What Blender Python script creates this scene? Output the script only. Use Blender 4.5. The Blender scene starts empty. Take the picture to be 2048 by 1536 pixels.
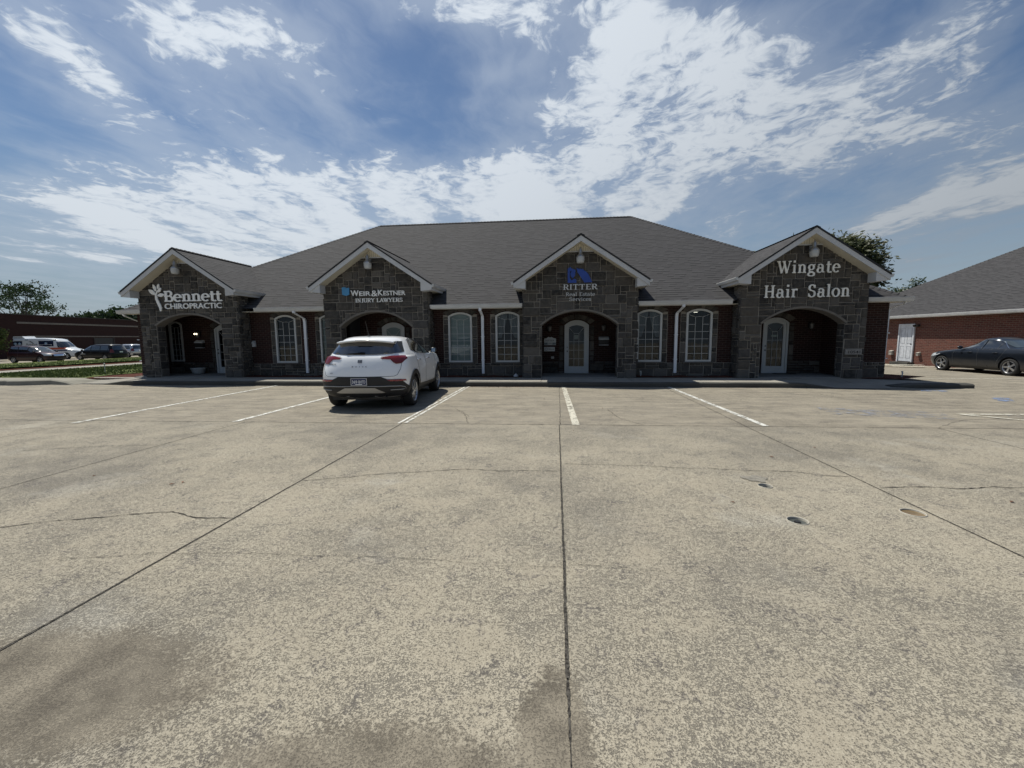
import bpy, bmesh, math, random
from mathutils import Vector, Matrix
from mathutils.geometry import delaunay_2d_cdt
from mathutils.bvhtree import BVHTree
scene = bpy.context.scene
R_ = math.radians
# ---------------------------------------------------------------- camera, sky, sun, exposure
cam_d = bpy.data.cameras.new('camera'); cam = bpy.data.objects.new('camera', cam_d)
scene.collection.objects.link(cam); scene.camera = cam
cam_d.sensor_width = 36.0; cam_d.lens = 842/2048*36; cam_d.clip_start = .05; cam_d.clip_end = 3000
cr, cd, cf = (.99462653,.10314805,-.00886342), (.00259931,-.11046727,-.99387636), (-.10349553,.98851275,-.11014179)
cam.matrix_world = Matrix(((cr[0],-cd[0],-cf[0],0),(cr[1],-cd[1],-cf[1],0),(cr[2],-cd[2],-cf[2],1.483),(0,0,0,1)))
scene.render.resolution_x, scene.render.resolution_y = 1024, 768
scene.view_settings.view_transform = 'Standard'; scene.view_settings.look = 'None'
scene.view_settings.gamma = 1; scene.view_settings.exposure = 0.0
SUN_DIR = Vector((-1.75, 1.55, 4.6)).normalized()
sl = bpy.data.lights.new('sun', 'SUN'); sl.energy = 5.0; sl.angle = R_(.53); sl.color = (1, .965, .86)
so = bpy.data.objects.new('sun', sl); scene.collection.objects.link(so)
so.rotation_euler = SUN_DIR.to_track_quat('Z', 'Y').to_euler()
so.location = SUN_DIR*60

class NT:
    """small node-graph helper"""
    def __init__(s, tree): s.t = tree; s.n = tree.nodes; s.l = tree.links; s.n.clear()
    def new(s, kind, **kw):
        nd = s.n.new(kind)
        for k, v in kw.items(): setattr(nd, k, v)
        return nd
    def put(s, sock, v):
        if v is None: return
        if isinstance(v, bpy.types.NodeSocket): s.l.new(v, sock)
        else:
            if hasattr(sock.default_value, '__len__') and not hasattr(v, '__len__'): v = [v]*len(sock.default_value)
            if hasattr(sock.default_value, '__len__') and len(sock.default_value) == 4 and len(v) == 3: v = (*v, 1)
            sock.default_value = v
    def m(s, op, a=None, b=None, c=None, clamp=False):
        nd = s.new('ShaderNodeMath', operation=op, use_clamp=clamp)
        for i, v in enumerate((a, b, c)): s.put(nd.inputs[i], v)
        return nd.outputs[0]
    def vm(s, op, a, b=None, out=0):
        nd = s.new('ShaderNodeVectorMath', operation=op); s.put(nd.inputs[0], a)
        if b is not None: s.put(nd.inputs[1] if op != 'SCALE' else nd.inputs[3], b)
        return nd.outputs[out]
    def xyz(s, v):
        nd = s.new('ShaderNodeSeparateXYZ'); s.l.new(v, nd.inputs[0]); return nd.outputs
    def comb(s, x=0, y=0, z=0):
        nd = s.new('ShaderNodeCombineXYZ')
        for i, v in enumerate((x, y, z)): s.put(nd.inputs[i], v)
        return nd.outputs[0]
    def mix(s, f, a, b, blend='MIX'):
        nd = s.new('ShaderNodeMix', data_type='RGBA', blend_type=blend)
        s.put(nd.inputs[0], f); s.put(nd.inputs[6], a); s.put(nd.inputs[7], b); return nd.outputs[2]
    def noise(s, vec, scale, detail=3, rough=.55, dist=0, col=False, dim='3D'):
        nd = s.new('ShaderNodeTexNoise', noise_dimensions=dim)
        if vec is not None: s.l.new(vec, nd.inputs['Vector'])
        nd.inputs['Scale'].default_value = scale; nd.inputs['Detail'].default_value = detail
        nd.inputs['Roughness'].default_value = rough; nd.inputs['Distortion'].default_value = dist
        return nd.outputs[1 if col else 0]
    def voro(s, vec, scale, feat='F1', out='Distance', rnd=1):
        nd = s.new('ShaderNodeTexVoronoi', feature=feat); s.l.new(vec, nd.inputs['Vector'])
        nd.inputs['Scale'].default_value = scale; nd.inputs['Randomness'].default_value = rnd
        return nd.outputs[out]
    def step(s, v, a, b, lo=0, hi=1):
        nd = s.new('ShaderNodeMapRange', interpolation_type='SMOOTHSTEP'); s.put(nd.inputs[0], v)
        for i, q in enumerate((a, b, lo, hi)): s.put(nd.inputs[i+1], q)
        return nd.outputs[0]
    def ramp(s, f, stops):
        nd = s.new('ShaderNodeValToRGB'); s.put(nd.inputs[0], f); e = nd.color_ramp.elements
        while len(e) < len(stops): e.new(.5)
        for i, (p, c) in enumerate(stops): e[i].position = p; e[i].color = (*c, 1)
        return nd.outputs[0]
    def geo(s, name='Position'): return s.new('ShaderNodeNewGeometry').outputs[name]
    def tc(s, name='Object'): return s.new('ShaderNodeTexCoord').outputs[name]
    def bump(s, h, strength=.5, dist=.01):
        nd = s.new('ShaderNodeBump'); s.put(nd.inputs['Height'], h)
        nd.inputs['Strength'].default_value = strength; nd.inputs['Distance'].default_value = dist
        return nd.outputs[0]

world = bpy.data.worlds.new('World'); scene.world = world; world.use_nodes = True
w = NT(world.node_tree)
sky = w.new('ShaderNodeTexSky', sky_type='NISHITA', sun_disc=False, sun_elevation=math.asin(SUN_DIR.z),
            sun_rotation=math.atan2(SUN_DIR.x, SUN_DIR.y), air_density=1.25, dust_density=.6, ozone_density=2.2, altitude=200)
dr = w.tc('Generated'); dx, dy, dz = w.xyz(dr)[:3]
dyc = w.m('MAXIMUM', dy, .05); U = w.m('DIVIDE', dx, dyc); V = w.m('DIVIDE', dz, dyc)
UVv = w.comb(U, V, 0)
up = w.m('MAXIMUM', dz, .03)
P = w.comb(w.m('DIVIDE', dx, w.m('ADD', up, .05)), w.m('DIVIDE', dy, w.m('ADD', up, .05)), 0)
warp = w.noise(UVv, 5, 3, .6, col=True)
UVw = w.vm('ADD', UVv, w.vm('SCALE', w.vm('SUBTRACT', warp, (.5,.5,.5)), .16))
uw, vw = w.xyz(UVw)[:2]
BL = [(0.15,0.50,0.19,0.15,-3.7,1.0),(0.345,0.529,0.235,0.109,-15.3,1.0),(0.25,0.372,0.24,0.066,9.1,.85),(0.512,0.409,0.186,0.052,23.1,.6),(0.229,0.646,0.136,0.058,-18.4,.7),
(-0.974,0.308,0.546,0.070,-5.7,1.5),(-0.414,0.325,0.39,0.078,-8.0,1.7),(0.02,0.315,0.242,0.058,-7.1,1.25),(-1.20,0.70,0.27,0.07,-42.2,1.2),(-0.736,0.72,0.243,0.075,-21.7,1.15),
(-0.179,0.743,0.21,0.05,-9.3,1.1),(-0.815,0.572,0.19,0.04,-35.0,.6),(-0.925,0.768,0.11,0.052,-30.5,.7),(0.782,0.603,0.156,0.058,5.9,.7),(0.772,0.51,0.139,0.06,17.7,.6),
(0.754,0.406,0.226,0.036,18.3,.7),(0.767,0.257,0.29,0.063,22.1,.9),(0.884,0.312,0.139,0.093,19.3,.7),(-0.756,0.197,0.507,0.037,-3.4,.6),(-0.02,0.489,0.039,0.023,-4.4,.8),
(-0.401,0.497,0.036,0.015,-3.2,.5),(-1.321,0.186,0.428,0.078,-1.3,.4),(-0.125,0.612,0.049,0.019,14.3,.5),(-1.21,0.449,0.124,0.017,-9.8,.4)]
msk = None
for (cx, cy, a, b, an, wt) in BL:
    c_, s_ = math.cos(R_(an)), math.sin(R_(an))
    # ((u-cx)c+(v-cy)s)/a , (-(u-cx)s+(v-cy)c)/b
    p = w.m('ADD', w.m('MULTIPLY_ADD', uw, c_/a, -(cx*c_+cy*s_)/a), w.m('MULTIPLY', vw, s_/a))
    q = w.m('ADD', w.m('MULTIPLY_ADD', uw, -s_/b, (cx*s_-cy*c_)/b), w.m('MULTIPLY', vw, c_/b))
    r2 = w.m('ADD', w.m('MULTIPLY', p, p), w.m('MULTIPLY', q, q))
    g = w.m('MULTIPLY', w.m('EXPONENT', w.m('MULTIPLY', r2, -.62)), wt)
    msk = g if msk is None else w.m('ADD', msk, g)
front = w.step(dy, .02, .25)
msk = w.m('MINIMUM', w.m('ADD', w.m('MULTIPLY', msk, front), w.m('MULTIPLY', w.m('SUBTRACT', 1, front), .3)), 1.4)
# puffy cells, warped; wisps, stretched along the wind
Pw = w.vm('ADD', P, w.vm('SCALE', w.noise(P, 2.2, 3, .6, col=True), .35))
puff = w.m('ADD', w.m('MULTIPLY', w.noise(Pw, 4.2, 8, .6), .52), w.m('MULTIPLY', w.noise(Pw, 16, 6, .62), .48))
Pr = w.new('ShaderNodeMapping'); w.l.new(Pw, Pr.inputs[0]); Pr.inputs['Rotation'].default_value = (0, 0, R_(-28)); Pr.inputs['Scale'].default_value = (1.0, .38, 1)
wisp = w.noise(Pr.outputs[0], 3.0, 8, .6)
hi = w.step(V, .28, .42)
dens = w.m('ADD', w.m('MULTIPLY', puff, w.m('MULTIPLY_ADD', hi, .55, .25)), w.m('MULTIPLY', wisp, w.m('MULTIPLY_ADD', hi, -.55, .75)))
cov = w.m('ADD', w.m('MULTIPLY_ADD', dens, 2.9, -.95), w.m('MULTIPLY_ADD', msk, .56, -.44))
cl = w.step(cov, .34, .84)
veil = w.m('MULTIPLY', w.step(w.m('ADD', wisp, w.m('MULTIPLY', msk, .36)), .4, .92), .5)
cl = w.m('MAXIMUM', cl, veil)
cl = w.m('MULTIPLY', cl, w.step(dz, -.02, .05))
# brightness of the cloud itself: brighter towards the sun's side, thick parts a little greyer
sd = w.vm('DOT_PRODUCT', dr, tuple(SUN_DIR), out=1)
ccol = w.mix(w.step(cov, .55, .95), (7.6, 8.6, 9.9), (10.8, 11.6, 12.4))
ccol = w.vm('SCALE', ccol, w.m('MULTIPLY_ADD', w.step(sd, -.2, .95), .75, .42))
skc = w.vm('MULTIPLY', sky.outputs[0], (.85, .95, 1.07))
skc = w.mix(w.step(dz, .34, .0, 0, .75), skc, (4.7, 5.8, 7.0))
out = w.mix(w.m('MULTIPLY', cl, .9), skc, ccol)
bg = w.new('ShaderNodeBackground'); w.l.new(out, bg.inputs[0]); bg.inputs[1].default_value = .064
wo = w.new('ShaderNodeOutputWorld'); w.l.new(bg.outputs[0], wo.inputs[0])

# ---------------------------------------------------------------- helpers
COL = scene.collection
class MB:
    """collects faces (with uv, tone and material index) and links them as one mesh object"""
    def __init__(s): s.v = []; s.f = []; s.uv = []; s.mi = []; s.tn = []
    def face(s, pts, uv=None, mi=0, tone=.5):
        b = len(s.v); s.v += [tuple(p) for p in pts]; s.f.append(tuple(range(b, b+len(pts))))
        s.uv.append(uv or [(0, 0)]*len(pts)); s.mi.append(mi); s.tn.append(tone)
    def grid(s, rows, mi=0, tone=.5, closed=False):
        b = len(s.v); n = len(rows[0])
        for r in rows: s.v += [tuple(p) for p in r]
        for i in range(len(rows)-1):
            for j in range(n if closed else n-1):
                k = (j+1) % n
                s.f.append((b+i*n+j, b+i*n+k, b+(i+1)*n+k, b+(i+1)*n+j)); s.uv.append([(0, 0)]*4); s.mi.append(mi); s.tn.append(tone)
    def box(s, x0, x1, y0, y1, z0, z1, mi=0, tone=.5, M=None):
        p = [Vector((x, y, z)) for z in (z0, z1) for y in (y0, y1) for x in (x0, x1)]
        if M is not None: p = [M @ q for q in p]
        for idx in ((0,2,3,1),(4,5,7,6),(0,1,5,4),(2,6,7,3),(0,4,6,2),(1,3,7,5)): s.face([p[i] for i in idx], None, mi, tone)
    def prism(s, poly, f0, f1, mi=0, tone=.5):
        """poly: 2d points; f0,f1 map a 2d point to 3d for the two ends"""
        a = [f0(*p) for p in poly]; b = [f1(*p) for p in poly]; n = len(poly)
        s.face(a[::-1], None, mi, tone); s.face(b, None, mi, tone)
        for i in range(n): j = (i+1) % n; s.face([a[i], a[j], b[j], b[i]], None, mi, tone)
    def tube(s, pts, r, n=8, mi=0, cap=True, flat=1.0):
        pts = [Vector(p) for p in pts]; rows = []
        for i, p in enumerate(pts):
            d = (pts[min(i+1, len(pts)-1)]-pts[max(i-1, 0)]).normalized()
            u = d.cross(Vector((0, 0, 1))); u = Vector((1, 0, 0)) if u.length < 1e-3 else u.normalized(); v = u.cross(d)
            rr = r[i] if hasattr(r, '__len__') else r
            rows.append([p+u*rr*math.cos(2*math.pi*k/n)+v*rr*flat*math.sin(2*math.pi*k/n) for k in range(n)])
        s.grid(rows, mi, closed=True)
        if cap: s.face(rows[0][::-1], None, mi); s.face(rows[-1], None, mi)
    def lathe(s, prof, c=(0, 0, 0), n=24, M=None, mi=0):
        rows = []
        for (r, z) in prof:
            row = [Vector((r*math.cos(2*math.pi*k/n), r*math.sin(2*math.pi*k/n), z)) for k in range(n)]
            if M is not None: row = [M @ p for p in row]
            rows.append([p+Vector(c) for p in row])
        s.grid(rows, mi, closed=True)
    def build(s, name, mat, parent=None, smooth=False, weld=False, recalc=True):
        me = bpy.data.meshes.new(name); me.from_pydata(s.v, [], s.f)
        me.uv_layers.new(name='UVMap')
        me.uv_layers['UVMap'].data.foreach_set('uv', [c for uv in s.uv for q in uv for c in q])
        me.color_attributes.new('tone', 'FLOAT_COLOR', 'CORNER')
        me.color_attributes['tone'].data.foreach_set('color', [c for uv, tn in zip(s.uv, s.tn) for q in uv for c in (tn, tn, tn, 1)])
        for p, mi in zip(me.polygons, s.mi): p.material_index = mi; p.use_smooth = smooth
        for m in (mat if isinstance(mat, (list, tuple)) else [mat]): me.materials.append(m)
        if weld or recalc:
            bm = bmesh.new(); bm.from_mesh(me)
            if weld: bmesh.ops.remove_doubles(bm, verts=bm.verts, dist=weld if isinstance(weld, float) else 1e-4)
            if recalc: bmesh.ops.recalc_face_normals(bm, faces=bm.faces)
            bm.to_mesh(me); bm.free()
        o = bpy.data.objects.new(name, me); COL.objects.link(o); o.parent = parent
        return o
def thing(name, label, cat, loc=(0, 0, 0), rz=0, group=None):
    o = bpy.data.objects.new(name, None); COL.objects.link(o); o.location = loc; o.rotation_euler = (0, 0, rz)
    o.empty_display_size = .1; o['label'] = label; o['category'] = cat
    if group: o['group'] = group
    return o
def tag(o, label, cat, group=None, kind=None):
    o['label'] = label; o['category'] = cat
    if group: o['group'] = group
    if kind: o['kind'] = kind
    return o
def struct(o): o['kind'] = 'structure'; return o
def rebase(o, loc):
    """put a one-mesh thing's origin at its base"""
    loc = Vector(loc); o.data.transform(Matrix.Translation(-loc)); o.location = loc; return o
def cdt_faces(loops, pts=(), keep=None):
    """triangulate the first loop minus the other loops"""
    vs = []; es = []
    for lp in loops:
        b = len(vs); vs += [Vector(p) for p in lp]; es += [(b+i, b+(i+1) % len(lp)) for i in range(len(lp))]
    vs += [Vector(p) for p in pts]
    V2, _, F2, _, _, _ = delaunay_2d_cdt(vs, es, [], 0, 1e-5)
    def ins(p, lp):
        c = False; n = len(lp)
        for i in range(n):
            a, b = lp[i], lp[(i+1) % n]
            if (a[1] > p[1]) != (b[1] > p[1]) and p[0] < (b[0]-a[0])*(p[1]-a[1])/(b[1]-a[1])+a[0]: c = not c
        return c
    fs = []
    for f in F2:
        c = sum((V2[i] for i in f), Vector((0, 0)))/len(f)
        if ins(c, loops[0]) and not any(ins(c, l) for l in loops[1:]): fs.append(f)
    return V2, fs

# ---------------------------------------------------------------- materials
MATS = {}
def mat(name, build):
    if name in MATS: return MATS[name]
    m = bpy.data.materials.new(name); m.use_nodes = True; t = NT(m.node_tree)
    o = t.new('ShaderNodeOutputMaterial'); sh = build(t); t.l.new(sh, o.inputs[0]); MATS[name] = m; return m
def pbr(t, col, rough=.6, metal=0, normal=None, spec=.5, coat=0, alpha=None, emis=None, es=0):
    b = t.new('ShaderNodeBsdfPrincipled'); t.put(b.inputs['Base Color'], col); t.put(b.inputs['Roughness'], rough)
    b.inputs['Metallic'].default_value = metal; b.inputs['Specular IOR Level'].default_value = spec
    b.inputs['Coat Weight'].default_value = coat; b.inputs['Coat Roughness'].default_value = .03
    if normal is not None: t.l.new(normal, b.inputs['Normal'])
    if alpha is not None: t.put(b.inputs['Alpha'], alpha)
    if emis: t.put(b.inputs['Emission Color'], emis); b.inputs['Emission Strength'].default_value = es
    return b.outputs[0]
def simple(name, col, rough=.6, metal=0, spec=.5, coat=0, vary=.12, sc=4.0, bmp=0):
    def f(t):
        p = t.tc('Object'); n = t.noise(p, sc, 4, .6)
        c = t.mix(t.step(n, .3, .7), tuple(x*(1-vary) for x in col), tuple(min(1, x*(1+vary)) for x in col))
        nr = t.bump(t.noise(p, sc*12, 3), .3, bmp) if bmp else None
        return pbr(t, c, t.m('MULTIPLY_ADD', n, .1, rough-.05), metal, nr, spec, coat)
    return mat(name, f)
def tone(t): return t.new('ShaderNodeVertexColor', layer_name='tone').outputs[0]
def m_stone(t):
    p = t.geo(); tn = t.xyz(tone(t))[0]
    c = t.ramp(tn, [(0, (.022,.021,.021)), (.35, (.046,.044,.041)), (.6, (.078,.070,.060)), (.8, (.058,.056,.056)), (1, (.125,.116,.104))])
    n1 = t.noise(p, 9, 5, .65); n2 = t.noise(p, 45, 4, .6)
    c = t.mix(t.step(n1, .35, .7), c, t.mix(.4, c, (.14,.13,.115)))
    c = t.mix(t.m('MULTIPLY', t.step(n2, .5, .75), .4), c, (.035,.033,.032))
    h = t.m('ADD', t.m('MULTIPLY', n1, 1.0), t.m('MULTIPLY', n2, .45))
    return pbr(t, c, .85, normal=t.bump(h, 1.0, .03), spec=.3)
def m_mortar(t):
    p = t.geo(); n = t.noise(p, 14, 4)
    return pbr(t, t.mix(n, (.19,.175,.155), (.27,.25,.22)), .95, normal=t.bump(t.noise(p, 90, 3), .4, .006), spec=.2)
def brick_fn(c1, c2, mo, sc=1.0):
    def f(t):
        p = t.geo(); x, y, z = t.xyz(p)[:3]
        nrm = t.xyz(t.geo('Normal')); side = t.step(t.m('ABSOLUTE', nrm[0]), .6, .7)
        u = t.m('ADD', t.m('MULTIPLY', x, t.m('SUBTRACT', 1, side)), t.m('MULTIPLY', y, side))
        b = t.new('ShaderNodeTexBrick'); t.l.new(t.comb(u, z, 0), b.inputs['Vector'])
        b.inputs['Scale'].default_value = 1; b.inputs['Brick Width'].default_value = .205*sc; b.inputs['Row Height'].default_value = .073*sc
        b.inputs['Mortar Size'].default_value = .0062*sc; b.inputs['Mortar Smooth'].default_value = .15; b.inputs['Bias'].default_value = -.1
        t.put(b.inputs['Color1'], c1); t.put(b.inputs['Color2'], c2); t.put(b.inputs['Mortar'], mo)
        n = t.noise(p, 20, 4, .6)
        c = t.mix(t.m('MULTIPLY', n, .5), b.outputs[0], tuple(q*.45 for q in c1))
        h = t.m('ADD', t.m('MULTIPLY', b.outputs['Fac'], -1), t.m('MULTIPLY', n, .25))
        return pbr(t, c, .85, normal=t.bump(h, .8, .008), spec=.25)
    return f
M_STONE = mat('cut_stone', m_stone); M_MORTAR = mat('stone_mortar', m_mortar)
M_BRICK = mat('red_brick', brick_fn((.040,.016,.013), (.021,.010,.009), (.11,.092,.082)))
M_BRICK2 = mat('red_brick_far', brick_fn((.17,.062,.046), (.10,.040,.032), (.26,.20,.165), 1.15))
M_BRICK3 = mat('dark_brick_far', brick_fn((.040,.016,.014), (.030,.013,.012), (.036,.02,.018), 1.1))
def m_shingle(t):
    uv = t.new('ShaderNodeUVMap').outputs[0]; u, v = t.xyz(uv)[:2]
    row = t.m('FLOOR', t.m('DIVIDE', v, .15)); fr = t.m('FRACT', t.m('DIVIDE', v, .15))
    wn = t.new('ShaderNodeTexWhiteNoise', noise_dimensions='1D'); t.l.new(row, wn.inputs['W'])
    off = wn.outputs[0]
    uu = t.m('ADD', t.m('DIVIDE', u, .20), t.m('MULTIPLY', off, 9.7))
    wob = t.noise(t.comb(uu, row, 0), .35, 1); uu = t.m('ADD', uu, t.m('MULTIPLY', wob, .8))
    cell = t.m('FLOOR', uu); cf_ = t.m('FRACT', uu)
    w2 = t.new('ShaderNodeTexWhiteNoise', noise_dimensions='2D'); t.l.new(t.comb(cell, row, 0), w2.inputs['Vector'])
    tab = t.step(w2.outputs[0], .48, .52)                      # raised tabs, random
    c = t.mix(w2.outputs[0], (.052,.050,.053), (.074,.072,.075))
    c = t.mix(t.m('MULTIPLY', t.step(t.noise(uv, .5, 3), .35, .7), .25), c, (.048,.046,.047))
    g = t.noise(uv, 160, 2); c = t.mix(t.m('MULTIPLY', t.step(g, .5, .7), .35), c, (.06,.058,.058))
    low = t.step(fr, .46, .36); edge = t.m('MULTIPLY', low, t.m('MULTIPLY_ADD', tab, .68, .17))
    gap = t.step(t.m('ABSOLUTE', t.m('SUBTRACT', cf_, .5)), .47, .49)
    c = t.mix(t.m('MULTIPLY', edge, .9), c, (.010,.010,.011))  # shadow line under the tabs, painted dark into the shingle colour
    c = t.mix(t.m('MULTIPLY', gap, .3), c, (.04,.04,.04))
    h = t.m('ADD', t.m('SUBTRACT', t.m('MULTIPLY', tab, .5), fr), t.m('MULTIPLY', g, .2))
    return pbr(t, c, .9, normal=t.bump(h, .6, .012), spec=.2)
M_SHING = mat('asphalt_shingles', m_shingle)
M_DARK = simple('drip_edge', (.012,.012,.014), .6)
M_TRIM = simple('white_trim', (.50,.51,.52), .55, vary=.05, sc=2)
M_CREAM = simple('cream_soffit', (.58,.545,.45), .6, vary=.06, sc=2)
def m_panel(t):
    p = t.geo(); x = t.xyz(p)[0]; s = t.step(t.m('ABSOLUTE', t.m('SUBTRACT', t.m('FRACT', t.m('MULTIPLY', x, 14)), .5)), .38, .48)
    return pbr(t, t.mix(s, (.62,.58,.47), (.26,.24,.19)), .6, normal=t.bump(s, -.5, .01))
M_PANEL = mat('grooved_panel', m_panel)
M_GUTTER = simple('gutter_white', (.50,.505,.50), .4, vary=.08, sc=1.5)
M_SPOUT = simple('downspout_white', (.66,.69,.74), .4, vary=.06, sc=1.5)
M_FRAME = simple('window_white', (.46,.47,.465), .45, vary=.04)
M_DOOR = simple('door_white', (.44,.465,.48), .45, vary=.04)
M_METAL = simple('dark_metal', (.02,.02,.02), .4, metal=.6)
M_GALV = simple('galvanised', (.42,.44,.47), .35, metal=.8, vary=.1)
M_LENS = mat('lamp_lens', lambda t: pbr(t, (.42,.44,.45), .25, spec=.6))
M_LETTER = simple('sign_white', (.86,.87,.86), .5, vary=.03)
M_BLUE = simple('sign_blue', (.014,.055,.30), .45, vary=.08)
M_LBLUE = simple('badge_blue', (.06,.26,.50), .45, vary=.08)
M_BLACK = simple('black_paint', (.012,.012,.013), .5)
def m_glass(t):
    lw = t.new('ShaderNodeLayerWeight'); fac = t.m('MULTIPLY_ADD', t.m('POWER', lw.outputs['Facing'], 4), .6, .035)
    tr = t.new('ShaderNodeBsdfTransparent'); tr.inputs[0].default_value = (.6,.64,.64,1)
    gl = t.new('ShaderNodeBsdfGlossy'); gl.inputs['Roughness'].default_value = .012; gl.inputs[0].default_value = (.9,.95,1,1)
    p = t.geo(); t.l.new(t.bump(t.noise(p, 2.5, 1), .04, .02), gl.inputs['Normal'])
    mx = t.new('ShaderNodeMixShader'); t.l.new(fac, mx.inputs[0])
    t.l.new(tr.outputs[0], mx.inputs[1]); t.l.new(gl.outputs[0], mx.inputs[2]); return mx.outputs[0]
M_GLASS = mat('window_glass', m_glass)
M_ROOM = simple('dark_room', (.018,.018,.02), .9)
def m_curtain(t):
    return pbr(t, (.22,.23,.245), .9)
M_CURT = mat('sheer_curtain', m_curtain)
def m_blind(t):
    z = t.xyz(t.geo())[2]; s = t.step(t.m('FRACT', t.m('MULTIPLY', z, 22)), .1, .9)
    return pbr(t, t.mix(s, (.22,.27,.26), (.46,.52,.50)), .6)
M_BLIND = mat('blind_slats', m_blind)
def m_conc(t, base=(.33,.31,.27), dark=(.17,.16,.145)):
    p = t.geo(); n = t.noise(p, 1.3, 5, .6); f = t.noise(p, 130, 3, .7)
    c = t.mix(t.step(n, .3, .75), base, tuple(a*.72 for a in base)); c = t.mix(t.m('MULTIPLY', t.step(f, .5, .68), .6), c, dark)
    return pbr(t, c, .9, normal=t.bump(f, .5, .008), spec=.2)
M_CONC = mat('walk_concrete', m_conc)
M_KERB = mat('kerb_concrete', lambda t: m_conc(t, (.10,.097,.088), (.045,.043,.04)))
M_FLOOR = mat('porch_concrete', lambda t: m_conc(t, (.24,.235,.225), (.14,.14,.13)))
def m_mulch(t):
    p = t.geo(); n = t.noise(p, 28, 4, .7); v = t.voro(p, 40, out='Color')
    c = t.mix(n, (.03,.011,.008), (.11,.042,.030)); c = t.mix(.35, c, t.mix(t.xyz(v)[0], (.03,.01,.008), (.24,.09,.06)))
    return pbr(t, c, .95, normal=t.bump(n, 1, .04), spec=.1)
M_MULCH = mat('red_mulch', m_mulch)
def m_grass(t):
    p = t.geo(); n = t.noise(p, 1.1, 4, .6); f = t.noise(p, 30, 4, .7)
    c = t.mix(t.step(n, .3, .7), (.065,.105,.022), (.12,.155,.04)); c = t.mix(t.step(f, .35, .7), c, (.14,.15,.06))
    return pbr(t, c, .9, normal=t.bump(f, 1, .05), spec=.15)
M_GRASS = mat('lawn', m_grass)
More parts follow.
